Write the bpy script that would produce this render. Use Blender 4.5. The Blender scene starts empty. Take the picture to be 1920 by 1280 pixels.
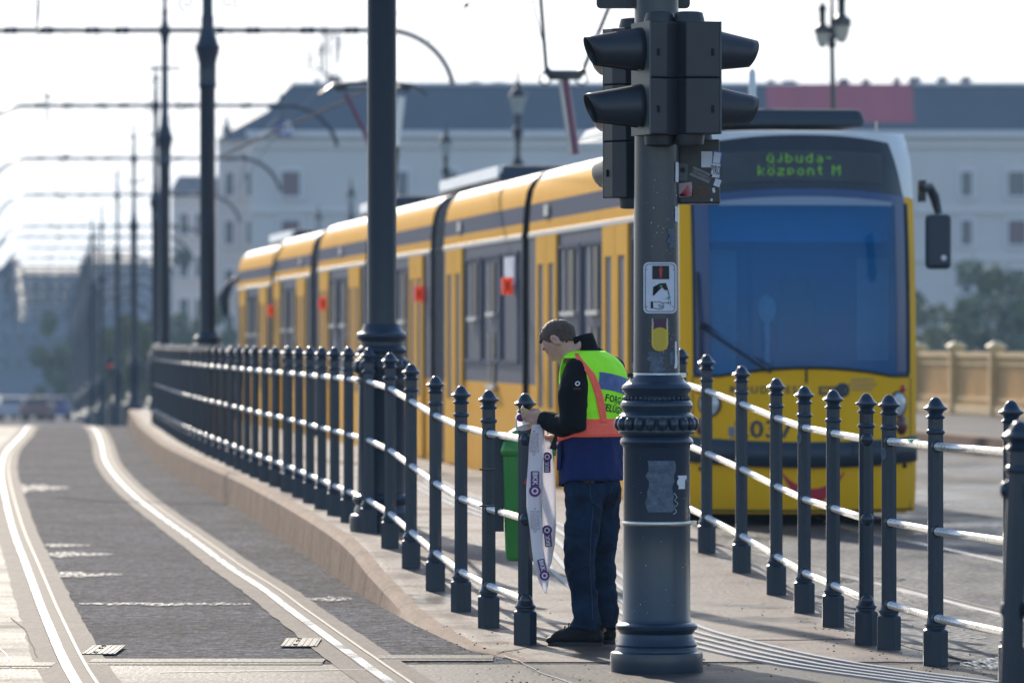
import bpy, bmesh, math, random
from math import sin, cos, pi, radians, sqrt, atan2
from mathutils import Vector, Matrix, noise
from mathutils.bvhtree import BVHTree
random.seed(7)
S = bpy.context.scene
COL = S.collection
# ------------------------------------------------------------------ camera, sky, sun, exposure
FPX = 10000.0                                   # focal length in photo pixels (1920 wide), camera at the world origin
cd = bpy.data.cameras.new('camera'); cam = bpy.data.objects.new('camera', cd); COL.objects.link(cam)
cam.location = (0, 0, 0); cam.rotation_euler = (radians(90), 0, 0)
cd.sensor_width = 36; cd.lens = 36*FPX/1920; cd.clip_start = .5; cd.clip_end = 9000
cd.dof.use_dof = True; cd.dof.focus_distance = 27.6; cd.dof.aperture_fstop = 4.0
S.camera = cam
SUN_EL, SUN_AZ = 24.0, -15.0                    # azimuth from the view axis (+Y), negative = left
w = bpy.data.worlds.new('World'); S.world = w; w.use_nodes = True
nt = w.node_tree; nt.nodes.clear()
sky = nt.nodes.new('ShaderNodeTexSky'); sky.sky_type = 'NISHITA'; sky.sun_disc = False
sky.sun_elevation = radians(SUN_EL); sky.sun_rotation = radians(SUN_AZ); sky.dust_density = 1.0; sky.air_density = 1.0; sky.ozone_density = 1.5
bg = nt.nodes.new('ShaderNodeBackground'); bg.inputs[1].default_value = 0.13
wo = nt.nodes.new('ShaderNodeOutputWorld'); tint = nt.nodes.new('ShaderNodeMix'); tint.data_type = 'RGBA'; tint.blend_type = 'MULTIPLY'; tint.inputs[0].default_value = 1; tint.inputs[7].default_value = (.97, .99, 1.07, 1); nt.links.new(sky.outputs[0], tint.inputs[6]); lim = nt.nodes.new('ShaderNodeVectorMath'); lim.operation = 'MINIMUM'; lim.inputs[1].default_value = (6.6, 6.6, 6.55); nt.links.new(tint.outputs[2], lim.inputs[0]); nt.links.new(lim.outputs[0], bg.inputs[0]); nt.links.new(bg.outputs[0], wo.inputs[0])
sl = bpy.data.lights.new('sun', 'SUN'); sl.energy = 3.0; sl.angle = radians(.55); sl.color = (1, .90, .76)
so = bpy.data.objects.new('sun', sl); COL.objects.link(so)
sdir = Vector((sin(radians(SUN_AZ))*cos(radians(SUN_EL)), cos(radians(SUN_AZ))*cos(radians(SUN_EL)), sin(radians(SUN_EL))))
so.rotation_euler = (-sdir).to_track_quat('-Z', 'Y').to_euler(); so.location = sdir*80
S.view_settings.view_transform = 'Standard'; S.view_settings.look = 'None'; S.view_settings.exposure = 0.84; S.view_settings.gamma = 1
S.cycles.volume_bounces = 1; S.cycles.max_bounces = 8; S.cycles.transparent_max_bounces = 12
S.cycles.use_denoising = True; S.cycles.sample_clamp_indirect = 6

# ------------------------------------------------------------------ helpers
def wx(x, d): return (x-960)*d/FPX
def wz(y, d): return (640-y)*d/FPX
def P(x, y, d): return Vector((wx(x, d), d, wz(y, d)))
def interp(t, tab):
    if t <= tab[0][0]: return tab[0][1]
    for (a, va), (b, vb) in zip(tab, tab[1:]):
        if t <= b: return va+(vb-va)*(t-a)/(b-a)
    return tab[-1][1]
def tag(o, label=None, cat=None, group=None, kind=None):
    if label: o['label'] = label
    if cat: o['category'] = cat
    if group: o['group'] = group
    if kind: o['kind'] = kind
    return o
def empty(name, loc=(0, 0, 0), rz=0, parent=None):
    o = bpy.data.objects.new(name, None); COL.objects.link(o); o.location = loc; o.rotation_euler = (0, 0, rz)
    if parent: o.parent = parent
    return o
class MB:
    def __init__(s): s.v = []; s.f = []; s.m = []; s.sm = []
    def add(s, vs, fs, m=0, smooth=False):
        b = len(s.v); s.v += [tuple(v) for v in vs]
        for f in fs: s.f.append([i+b for i in f]); s.m.append(m); s.sm.append(smooth)
        return s
    def box(s, c, d, m=0, rot=None, top=1.0):
        x, y, z = d[0]/2, d[1]/2, d[2]/2
        vs = [Vector(p) for p in ((-x, -y, -z), (x, -y, -z), (x, y, -z), (-x, y, -z), (-x*top, -y*top, z), (x*top, -y*top, z), (x*top, y*top, z), (-x*top, y*top, z))]
        if rot is not None: vs = [rot @ v for v in vs]
        vs = [v+Vector(c) for v in vs]
        return s.add(vs, [(0, 3, 2, 1), (4, 5, 6, 7), (0, 1, 5, 4), (1, 2, 6, 5), (2, 3, 7, 6), (3, 0, 4, 7)], m)
    def lathe(s, prof, n=24, c=(0, 0, 0), m=0, smooth=True, R=None, ph=0, cap=True):
        runs = [[prof[0]]]
        for j in range(1, len(prof)):
            runs[-1].append(prof[j])
            if smooth and j < len(prof)-1:
                a0 = atan2(prof[j][1]-prof[j-1][1], prof[j][0]-prof[j-1][0]); a1 = atan2(prof[j+1][1]-prof[j][1], prof[j+1][0]-prof[j][0])
                if abs((a1-a0+pi) % (2*pi)-pi) > radians(38): runs.append([prof[j]])
        def ring(r, z):
            o = []
            for i in range(n):
                a = 2*pi*(i+ph)/n; v = Vector((r*cos(a), r*sin(a), z))
                if R is not None: v = R @ v
                o.append(v+Vector(c))
            return o
        for run in runs:
            vs = [v for r, z in run for v in ring(r, z)]
            s.add(vs, [(j*n+i, j*n+(i+1) % n, (j+1)*n+(i+1) % n, (j+1)*n+i) for j in range(len(run)-1) for i in range(n)], m, smooth)
        if cap:
            for k, rev in ((0, True), (-1, False)):
                if prof[k][0] > 1e-4: s.add(ring(*prof[k]), [list(range(n))[::-1] if rev else list(range(n))], m, False)
        return s
    def tube(s, pts, rad, n=8, m=0, smooth=True, flat=None):
        pts = [Vector(p) for p in pts]; N = len(pts)
        if not hasattr(rad, '__len__'): rad = [rad]*N
        T = []
        for i in range(N):
            a = pts[max(i-1, 0)]; b = pts[min(i+1, N-1)]; t = (b-a); T.append(t.normalized() if t.length > 1e-9 else Vector((0, 0, 1)))
        up = Vector((0, 0, 1)) if abs(T[0].z) < .9 else Vector((1, 0, 0))
        vs = []
        nrm = (up-T[0]*up.dot(T[0])).normalized()
        for i in range(N):
            nrm = nrm-T[i]*nrm.dot(T[i]); nrm.normalize(); bi = T[i].cross(nrm)
            r = rad[i]; ra, rb = (r if hasattr(r, '__len__') else (r, r))
            for k in range(n):
                a = 2*pi*k/n; vs.append(pts[i]+nrm*(ra*cos(a))+bi*(rb*sin(a)))
        fs = [(j*n+i, j*n+(i+1) % n, (j+1)*n+(i+1) % n, (j+1)*n+i) for j in range(N-1) for i in range(n)]
        s.add(vs, fs, m, smooth)
        b = len(s.v); s.v += [tuple(v) for v in vs[:n]]+[tuple(v) for v in vs[-n:]]
        s.f.append([b+i for i in range(n)][::-1]); s.m.append(m); s.sm.append(False)
        s.f.append([b+n+i for i in range(n)]); s.m.append(m); s.sm.append(False)
        return s
    def sphere(s, c, r, n=12, k=8, m=0, R=None):
        rr = r if hasattr(r, '__len__') else (r, r, r); vs = []; fs = []
        for j in range(k+1):
            t = pi*j/k
            for i in range(n):
                a = 2*pi*i/n; v = Vector((rr[0]*sin(t)*cos(a), rr[1]*sin(t)*sin(a), rr[2]*cos(t)))
                if R is not None: v = R @ v
                vs.append(v+Vector(c))
        for j in range(k):
            for i in range(n): fs.append((j*n+i, (j+1)*n+i, (j+1)*n+(i+1) % n, j*n+(i+1) % n))
        return s.add(vs, fs, m, True)
    def grid(s, fn, nu, nv, m=0, smooth=True, wrap=False):
        vs = [fn(i/(nu if wrap else nu-1), j/(nv-1)) for j in range(nv) for i in range(nu)]
        fs = []
        for j in range(nv-1):
            for i in range(nu if wrap else nu-1):
                k = (i+1) % nu; fs.append((j*nu+i, j*nu+k, (j+1)*nu+k, (j+1)*nu+i))
        return s.add(vs, fs, m, smooth)
    def prism(s, poly, y0, y1, m=0):        # polygon in x,z extruded along y
        n = len(poly); vs = [(x, y0, z) for x, z in poly]+[(x, y1, z) for x, z in poly]
        return s.add(vs, [list(range(n)), list(range(2*n-1, n-1, -1))]+[(i, i+n, (i+1) % n+n, (i+1) % n) for i in range(n)], m)
    def build(s, name, mats, parent=None, loc=(0, 0, 0), rot=(0, 0, 0), bevel=0, fix=True, recenter=False):
        me = bpy.data.meshes.new(name); 
        if recenter:
            lo = [min(v[i] for v in s.v) for i in range(3)]; hi = [max(v[i] for v in s.v) for i in range(3)]
            c = ((lo[0]+hi[0])/2, (lo[1]+hi[1])/2, lo[2]); s.v = [(v[0]-c[0], v[1]-c[1], v[2]-c[2]) for v in s.v]; loc = c
        me.from_pydata(s.v, [], s.f)
        if not isinstance(mats, (list, tuple)): mats = [mats]
        for m in mats: me.materials.append(m)
        me.polygons.foreach_set('material_index', [min(x, len(mats)-1) for x in s.m]); me.polygons.foreach_set('use_smooth', s.sm)
        if fix:
            bm = bmesh.new(); bm.from_mesh(me); bmesh.ops.recalc_face_normals(bm, faces=bm.faces); bm.to_mesh(me); bm.free()
        me.update()
        o = bpy.data.objects.new(name, me); COL.objects.link(o); o.location = loc; o.rotation_euler = rot
        if parent: o.parent = parent
        if bevel:
            b = o.modifiers.new('bevel', 'BEVEL'); b.width = bevel; b.segments = 2; b.limit_method = 'ANGLE'; b.angle_limit = radians(40)
        return o
def weld_(o):
    bm = bmesh.new(); bm.from_mesh(o.data); bmesh.ops.remove_doubles(bm, verts=bm.verts, dist=.0005); bm.to_mesh(o.data); bm.free(); return o
def kids(o): return [c for c in bpy.data.objects if c.parent == o]
def copy_tree(o, parent=None):
    ch = kids(o); c = o.copy(); COL.objects.link(c); c.parent = parent
    for k in ch: copy_tree(k, c)
    return c
def text_mesh(txt, size, align='CENTER', spacing=1.0, bold=0.0, depth=0.0):
    cu = bpy.data.curves.new('lettering', 'FONT'); cu.body = txt; cu.size = size; cu.align_x = align; cu.align_y = 'CENTER'; cu.space_character = spacing; cu.offset = bold; cu.extrude = depth; cu.resolution_u = 2
    o = bpy.data.objects.new('lettering', cu); COL.objects.link(o); bpy.context.view_layer.update()
    me = bpy.data.meshes.new_from_object(o.evaluated_get(bpy.context.evaluated_depsgraph_get()))
    bpy.data.objects.remove(o); bpy.data.curves.remove(cu)
    return me
def text_part(name, txt, size, mat, parent, loc, rot=(pi/2, 0, 0), **k):
    me = text_mesh(txt, size, **k); me.materials.clear(); me.materials.append(mat)
    o = bpy.data.objects.new(name, me); COL.objects.link(o); o.parent = parent; o.location = loc; o.rotation_euler = rot
    return o

# ------------------------------------------------------------------ materials
def mat(name, col, rough=.6, *_, bdist=.01, metal=0, spec=.5, coat=0, var=0, vscale=3, bump=0, bscale=40, trans=0, rvar=0, streak=None, emit=None):
    m = bpy.data.materials.new(name); m.use_nodes = True; n = m.node_tree; b = n.nodes['Principled BSDF']
    b.inputs['Base Color'].default_value = (*col, 1); b.inputs['Roughness'].default_value = rough; b.inputs['Metallic'].default_value = metal
    b.inputs['Specular IOR Level'].default_value = spec; b.inputs['Coat Weight'].default_value = coat; b.inputs['Coat Roughness'].default_value = .12
    if trans: b.inputs['Transmission Weight'].default_value = trans
    if emit: b.inputs['Emission Color'].default_value = (*emit[0], 1); b.inputs['Emission Strength'].default_value = emit[1]
    tc = n.nodes.new('ShaderNodeTexCoord')
    src = tc.outputs['Object']
    if streak:
        mp = n.nodes.new('ShaderNodeMapping'); mp.inputs['Scale'].default_value = streak; n.links.new(src, mp.inputs[0]); src = mp.outputs[0]
    if var:
        t = n.nodes.new('ShaderNodeTexNoise'); t.inputs['Scale'].default_value = vscale; t.inputs['Detail'].default_value = 8; t.inputs['Roughness'].default_value = .65; n.links.new(src, t.inputs[0])
        r = n.nodes.new('ShaderNodeValToRGB'); r.color_ramp.elements[0].position = .3; r.color_ramp.elements[1].position = .7
        r.color_ramp.elements[0].color = (*[c*(1-var) for c in col], 1); r.color_ramp.elements[1].color = (*[min(1, c*(1+var)) for c in col], 1)
        n.links.new(t.outputs[0], r.inputs[0]); n.links.new(r.outputs[0], b.inputs['Base Color'])
        if rvar:
            q = n.nodes.new('ShaderNodeMapRange'); q.inputs[1].default_value = .35; q.inputs[2].default_value = .65; q.inputs[3].default_value = max(.02, rough-rvar); q.inputs[4].default_value = min(1, rough+rvar)
            n.links.new(t.outputs[0], q.inputs[0]); n.links.new(q.outputs[0], b.inputs['Roughness'])
    if bump:
        t2 = n.nodes.new('ShaderNodeTexNoise'); t2.inputs['Scale'].default_value = bscale; t2.inputs['Detail'].default_value = 6; n.links.new(tc.outputs['Object'], t2.inputs[0])
        bp = n.nodes.new('ShaderNodeBump'); bp.inputs['Strength'].default_value = bump; bp.inputs['Distance'].default_value = bdist
        n.links.new(t2.outputs[0], bp.inputs['Height']); n.links.new(bp.outputs[0], b.inputs['Normal'])
    return m
M = {}
M['post'] = mat('post_paint', (.013, .030, .054), .32, spec=.4, coat=.35, var=.12, vscale=25, bump=.08, bscale=120)
M['mast'] = mat('mast_paint', (.011, .024, .045), .38, spec=.4, coat=.2, var=.12, vscale=8, bump=.1, bscale=60)
M['steel'] = mat('rail_tube_steel', (.72, .70, .66), .34, metal=.7, var=.10, vscale=30, rvar=.1)
M['band'] = mat('stainless_band', (.6, .57, .5), .3, metal=.9, var=.2, vscale=12)
M['railsteel'] = mat('polished_rail', (.42, .42, .43), .3, metal=1, var=.08, vscale=6, rvar=.1, streak=(1, .3, 1))
M['groove'] = mat('rail_groove', (.09, .065, .045), .8, var=.3, vscale=5)
M['raillip'] = mat('rail_lip', (.22, .19, .16), .6, metal=.3, var=.2, vscale=8)
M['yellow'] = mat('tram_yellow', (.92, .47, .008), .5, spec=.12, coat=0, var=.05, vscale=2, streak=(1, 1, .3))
M['yellow_sunlit'] = mat('tram_sunlit_yellow', (.84, .40, .03), .65, spec=.08, var=.05, vscale=2, streak=(1, 1, .3))  # copy of the tram yellow with warm sunlight put into the colour
M['yellow_door'] = mat('tram_door_yellow', (.84, .42, .03), .65, spec=.08, coat=0, var=.05, vscale=2)  # doors get the same sun-warmed yellow in their colour
M['white'] = mat('tram_white', (.74, .73, .70), .3, coat=.4, var=.05)
M['bandgrey'] = mat('tram_grey_band', (.085, .10, .15), .6, spec=.04, coat=0, var=.15, vscale=1.2, streak=(3, 3, .3), rvar=.08)
M['winglass'] = mat('tram_side_glass', (.085, .10, .14), .5, spec=.08, var=.4, vscale=1.3, streak=(4, 4, .25), rvar=.05)
M['trim'] = mat('tram_light_trim', (.5, .47, .42), .4, var=.1)
M['black'] = mat('black_rubber', (.012, .013, .016), .55, var=.2)
M['bellow'] = mat('bellows_grey', (.14, .13, .125), .8, var=.25, vscale=6)
M['bumper'] = mat('bumper_dark', (.022, .035, .052), .5, var=.1)
M['blueframe'] = mat('cab_blue', (.01, .05, .16), .35, coat=.4)
M['blind'] = mat('cab_blind_blue', (.12, .42, .85), .6, var=.08)
M['cab'] = mat('cab_interior', (.02, .09, .26), .7, var=.25, vscale=1.5)
M['cabgrey'] = mat('cab_partition', (.62, .62, .68), .7, var=.15)
M['dispglass'] = mat('destination_glass', (.02, .028, .035), .15, spec=.5, var=.2, vscale=2)
M['led'] = mat('green_led', (.1, .3, .02), .5, emit=((.22, .62, .05), .16))
M['red'] = mat('red_lens', (.5, .015, .015), .25, coat=.5)
M['darkred'] = mat('dark_red_lens', (.10, .015, .02), .3)
M['lampglass'] = mat('headlamp_glass', (.55, .55, .55), .12, coat=.8, var=.3, vscale=20)
M['orange_lamp'] = mat('orange_marker', (.95, .06, .01), .3, emit=((1, .08, .01), .15))
M['pink'] = mat('faded_red_sticker', (.50, .03, .05), .5)
M['ink'] = mat('black_ink', (.012, .012, .015), .6)
M['inknavy'] = mat('navy_lettering', (.02, .035, .06), .5)
M['greytext'] = mat('grey_lettering', (.2, .2, .25), .6)
M['white_print'] = mat('white_print', (.75, .75, .78), .5)
M['asphalt'] = mat('asphalt', (.056, .055, .060), .9, spec=.06, var=.38, vscale=.7)
M['concrete'] = mat('concrete_strip', (.13, .102, .084), .75, spec=.15, var=.2, vscale=1.5, bump=.5, bscale=30)
M['slab'] = mat('concrete_slab', (.060, .053, .048), .6, spec=.15, var=.22, vscale=1.1, bump=.5, bscale=40, rvar=.15)
M['kerbstone'] = mat('kerb_concrete', (.24, .155, .105), .8, spec=.15, var=.15, vscale=1.5, bump=.5, bscale=30, streak=(2.5, .8, .3))
M['platform'] = mat('platform_paving', (.145, .105, .082), .6, spec=.3, var=.3, vscale=.8, bump=.5, bscale=35, rvar=.3)
M['tactile'] = mat('guide_strip', (.34, .34, .34), .6, var=.15, vscale=8)
M['jointdark'] = mat('joint_gap', (.012, .011, .010), .9)
M['ironplate'] = mat('iron_plate', (.10, .09, .082), .6, metal=.3, var=.2, vscale=9, bump=.3)
M['terrain'] = mat('terrain', (.12, .12, .11), .9, var=.2, vscale=.01)
M['cream_iron'] = mat('cream_parapet', (.82, .56, .25), .5, var=.1, vscale=2)
M['cream_back'] = mat('cream_panel', (.66, .42, .16), .6, var=.1, vscale=3)
M['bin'] = mat('bin_green', (.035, .26, .045), .35, coat=.3, var=.08, vscale=3)
M['signal'] = mat('signal_housing', (.022, .026, .034), .42, var=.15, vscale=12)
M['signal_edge'] = mat('signal_front_plate', (.10, .115, .12), .5, var=.15)
M['lens'] = mat('signal_lens', (.42, .36, .33), .25, coat=.6, var=.2, vscale=30)
M['signwhite'] = mat('sign_white', (.62, .64, .72), .4, var=.08, vscale=15)
M['btn_y'] = mat('button_yellow', (.72, .5, .03), .35, coat=.3)
M['btn_p'] = mat('button_purple', (.06, .01, .05), .4)
M['scuff'] = mat('scuffed_paint', (.10, .13, .175), .7, var=.45, vscale=30)
M['skin'] = mat('skin', (.64, .37, .28), .55, var=.10, vscale=20); M['skin'].node_tree.nodes['Principled BSDF'].inputs['Subsurface Weight'].default_value = .08
M['hair'] = mat('short_brown_hair', (.11, .066, .045), .6, var=.4, vscale=60, bump=.9, bscale=260)
M['jacket'] = mat('black_jacket', (.005, .006, .008), .85, spec=.2, bump=.3, bscale=30)
M['vestgreen'] = mat('hivis_yellow_green', (.34, .88, .015), .7, var=.10, vscale=6, bump=.9, bscale=9, bdist=.035, emit=((.25, .9, .02), .08))  # slight emission added so the green fabric looks luminous
M['vestorange'] = mat('hivis_orange', (.98, .14, .085), .6, emit=((1, .15, .1), .05), var=.12, vscale=25, bump=.5, bscale=80)  # slight emission added to brighten the orange bands
M['navy'] = mat('navy_coat', (.013, .024, .11), .8, spec=.2, var=.2, vscale=6, bump=.9, bscale=8, bdist=.035)
M['jeans'] = mat('dark_jeans', (.007, .022, .052), .85, spec=.2, var=.7, vscale=9, bump=.8, bscale=22)
M['shoe'] = mat('black_shoe', (.006, .006, .007), .6, spec=.25, bump=.3, bscale=60)
M['purple'] = mat('purple_print', (.14, .015, .16), .5)
M['bluepatch'] = mat('blue_patch', (.09, .14, .34), .6, var=.3, vscale=25)
M['lampmetal'] = mat('lamp_black', (.02, .028, .035), .4, coat=.2)
M['lampopal'] = mat('lamp_glass', (.62, .58, .48), .25, var=.1)
M['facade'] = mat('pale_render', (.62, .57, .53), .85, var=.08, vscale=.08)
M['facadetrim'] = mat('pale_stone_trim', (.72, .68, .66), .85)
M['slate'] = mat('slate_roof', (.035, .055, .085), .6, var=.12, vscale=.2)
M['redroof'] = mat('red_roof', (.42, .05, .08), .7, var=.1, vscale=.15, streak=(3, 1, .3))
M['chimney'] = mat('chimney_brick', (.16, .11, .10), .8)
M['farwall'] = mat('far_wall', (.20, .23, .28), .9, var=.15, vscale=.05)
M['window'] = mat('window_pane', (.05, .06, .075), .2)
M['blindred'] = mat('brown_blind', (.16, .09, .09), .7)
M['leafd'] = mat('foliage', (.13, .16, .10), .8, var=.5, vscale=.8)
M['leafy'] = mat('foliage_yellow', (.13, .14, .035), .8, var=.4, vscale=.8)
M['bark'] = mat('bark', (.08, .06, .045), .9)
M['pantored'] = mat('pantograph_red', (.13, .03, .07), .45, coat=.2)
M['water'] = mat('wet_patch', (.10, .10, .105), .12, spec=.8)
# translucent plastic tape
def tape_mat():
    m = bpy.data.materials.new('white_tape'); m.use_nodes = True; n = m.node_tree; b = n.nodes['Principled BSDF']
    b.inputs['Base Color'].default_value = (.88, .86, .90, 1); b.inputs['Roughness'].default_value = .3
    t = n.nodes.new('ShaderNodeBsdfTranslucent'); t.inputs[0].default_value = (.92, .90, .93, 1)
    mx = n.nodes.new('ShaderNodeMixShader'); mx.inputs[0].default_value = .5
    n.links.new(b.outputs[0], mx.inputs[1]); n.links.new(t.outputs[0], mx.inputs[2]); n.links.new(mx.outputs[0], n.nodes['Material Output'].inputs[0]); return m
M['tape'] = tape_mat()
def glass_mat(name, col, tr):
    m = bpy.data.materials.new(name); m.use_nodes = True; n = m.node_tree; b = n.nodes['Principled BSDF']
    b.inputs['Base Color'].default_value = (*col, 1); b.inputs['Roughness'].default_value = .08; b.inputs['Specular IOR Level'].default_value = .45
    t = n.nodes.new('ShaderNodeBsdfTransparent'); t.inputs[0].default_value = (.45, .75, .98, 1)
    mx = n.nodes.new('ShaderNodeMixShader'); mx.inputs[0].default_value = tr
    n.links.new(b.outputs[0], mx.inputs[1]); n.links.new(t.outputs[0], mx.inputs[2]); n.links.new(mx.outputs[0], n.nodes['Material Output'].inputs[0]); return m
M['windscreen'] = glass_mat('sky_tinted_windscreen', (.008, .17, .42), .46)  # base blue stands in for the sky reflected in the glass
M['lanternglass'] = glass_mat('lantern_glass', (.55, .55, .48), .3)
# asphalt speckle and worn lighter streaks
def speckle(m, scale, lo, hi, bumpd=.6):
    n = m.node_tree; b = n.nodes['Principled BSDF']; tc = [x for x in n.nodes if x.type == 'TEX_COORD'][0]
    v = n.nodes.new('ShaderNodeTexVoronoi'); v.inputs['Scale'].default_value = scale; n.links.new(tc.outputs['Object'], v.inputs[0])
    r = n.nodes.new('ShaderNodeValToRGB'); r.color_ramp.elements[0].color = (lo, lo, lo, 1); r.color_ramp.elements[1].color = (hi, hi, hi, 1)
    n.links.new(v.outputs['Color'], r.inputs[0])
    mx = n.nodes.new('ShaderNodeMix'); mx.data_type = 'RGBA'; mx.blend_type = 'MULTIPLY'; mx.inputs[0].default_value = 1
    old = b.inputs['Base Color'].links[0].from_socket; n.links.new(old, mx.inputs[6]); n.links.new(r.outputs[0], mx.inputs[7]); n.links.new(mx.outputs[2], b.inputs['Base Color'])
    bp = n.nodes.new('ShaderNodeBump'); bp.inputs['Strength'].default_value = bumpd; bp.inputs['Distance'].default_value = .012
    n.links.new(v.outputs['Distance'], bp.inputs['Height']); n.links.new(bp.outputs[0], b.inputs['Normal'])
speckle(M['asphalt'], 18, .15, 2.4, 1.0)
M['wetroad'] = mat('damp_asphalt', (.022, .023, .026), .6, spec=.35, var=.35, vscale=.45, rvar=.33, streak=(1, .35, 1)); speckle(M['wetroad'], 17, .2, 2.6, 1.0)
M['wet'] = mat('wet_asphalt', (.15, .15, .155), .5, spec=.3, var=.5, vscale=7); speckle(M['wet'], 20, .2, 2.2, 1.0)

def speckled(m):
    # damp film that breaks up into speckles
    n = m.node_tree; tc = [x for x in n.nodes if x.type == 'TEX_COORD'][0]; mp = n.nodes.new('ShaderNodeMapping'); mp.inputs['Scale'].default_value = (34, 4.5, 1); n.links.new(tc.outputs['Object'], mp.inputs[0])
    t = n.nodes.new('ShaderNodeTexNoise'); t.inputs['Scale'].default_value = 1; t.inputs['Detail'].default_value = 3; n.links.new(mp.outputs[0], t.inputs[0])
    r_ = n.nodes.new('ShaderNodeMapRange'); r_.inputs[1].default_value = .40; r_.inputs[2].default_value = .62; n.links.new(t.outputs[0], r_.inputs[0])
    tr = n.nodes.new('ShaderNodeBsdfTransparent'); mx = n.nodes.new('ShaderNodeMixShader'); n.links.new(r_.outputs[0], mx.inputs[0]); n.links.new(tr.outputs[0], mx.inputs[1]); n.links.new(n.nodes['Principled BSDF'].outputs[0], mx.inputs[2]); n.links.new(mx.outputs[0], n.nodes['Material Output'].inputs[0])
speckled(M['wet'])
M['shine'] = mat('wet_shine', (.10, .11, .13), .2, spec=.6, var=.3, vscale=3); speckled(M['shine'])
def grain(m, sc, lo, hi):
    # fine stone grain, drawn out a little along the direction of travel
    n = m.node_tree; b = n.nodes['Principled BSDF']; tc = [x for x in n.nodes if x.type == 'TEX_COORD'][0]
    mp = n.nodes.new('ShaderNodeMapping'); mp.inputs['Scale'].default_value = sc; n.links.new(tc.outputs['Object'], mp.inputs[0])
    t = n.nodes.new('ShaderNodeTexNoise'); t.inputs['Scale'].default_value = 1; t.inputs['Detail'].default_value = 4; t.inputs['Roughness'].default_value = .8; n.links.new(mp.outputs[0], t.inputs[0])
    r_ = n.nodes.new('ShaderNodeMapRange'); r_.inputs[1].default_value = .35; r_.inputs[2].default_value = .65; r_.inputs[3].default_value = lo; r_.inputs[4].default_value = hi; n.links.new(t.outputs[0], r_.inputs[0])
    mx = n.nodes.new('ShaderNodeMix'); mx.data_type = 'RGBA'; mx.blend_type = 'MULTIPLY'; mx.inputs[0].default_value = 1
    old = b.inputs['Base Color'].links[0].from_socket; n.links.new(old, mx.inputs[6]); n.links.new(r_.outputs[0], mx.inputs[7]); n.links.new(mx.outputs[2], b.inputs['Base Color'])
grain(M['asphalt'], (55, 6, 1), .45, 1.75); grain(M['wetroad'], (50, 6, 1), .4, 1.9); grain(M['wet'], (55, 7, 1), .3, 1.9)
for k_m in ('slab', 'platform', 'kerbstone', 'concrete'): grain(M[k_m], (26, 3, 9), .8, 1.22)
# ------------------------------------------------------------------ ground profile (camera height 1.6 m over the crossing)
RT = [(-60, -1.61), (27, -1.61), (33, -1.65), (45, -1.68), (104, -1.68), (112, -1.78), (125, -2.15), (138, -2.55), (171, -3.1), (204, -3.5), (260, -4.1), (330, -4.9), (380, -5.4), (9000, -5.4)]
def road_z(d): return interp(d, RT)
PT = [(26.6, -1.605), (30.5, -1.598), (31.8, -1.585), (33, -1.548), (34.5, -1.482), (36, -1.412), (37.5, -1.378), (39, -1.37), (200, -1.37)]
KX = [(26.9, 0.0), (27.5, -.10), (27.9, -.22), (30.1, -.467), (32.9, -.735), (34.7, -.93), (38.2, -1.26), (42.1, -1.61), (46, -1.98), (52.5, -2.62), (58.9, -3.31), (68, -4.29), (73, -4.80), (88, -6.14), (100, -7.1), (108, -7.75)]
def tram_x(d): return .15-.123*(d-59.6)
RX = [(26.6, 2.32), (28.2, 2.07), (29.9, 1.98), (32.8, 1.80), (34.4, 1.66), (37.5, 1.40), (46, 1.30), (50, 1.18), (56, .45), (60, -.02)]
def plat_r(d): return interp(d, RX) if d < 60 else tram_x(d)-.12
def plat_z(x, d):
    z = interp(d, PT)
    if d > 40: z -= min(1, (d-40)/12)*.15*max(0, min(1, (x-interp(d, KX))/max(.5, plat_r(d)-interp(d, KX))))
    return z
ST = [-60, -20, 0, 10, 15, 20]+[22+i*.5 for i in range(8)]+[26+i*.25 for i in range(72)]+[44+i for i in range(68)]+[112+i*4 for i in range(8)]+[144+i*9 for i in range(28)]+[400, 460, 600, 900, 1600, 3000, 6000, 9000]
ST = sorted(set(round(s, 3) for s in ST))
def sheet(name, xl, xr, d0, d1, zf, m, nx=1, dz=0, kind='structure'):
    mb = MB(); ds = [d0]+[d for d in ST if d0 < d < d1]+[d1]; vs = []
    for d in ds:
        a, b = xl(d), xr(d)
        for i in range(nx+1): x = a+(b-a)*i/nx; vs.append((x, d, zf(x, d)+dz))
    fs = [(j*(nx+1)+i, j*(nx+1)+i+1, (j+1)*(nx+1)+i+1, (j+1)*(nx+1)+i) for j in range(len(ds)-1) for i in range(nx)]
    mb.add(vs, fs, 0, False); return tag(mb.build(name, m), kind=kind)
rz_ = lambda x, d: road_z(d)
sheet('terrain', lambda d: -4000, lambda d: 4000, -60, 9000, rz_, M['terrain'], dz=-.12)
sheet('road', lambda d: -14-.09*max(0, d-40), lambda d: 16-.06*max(0, d-40), -60, 420, rz_, M['asphalt'])
sheet('crossing', lambda d: -14, lambda d: 2.9, 15, 26.55, rz_, M['slab'], dz=.004)
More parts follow.
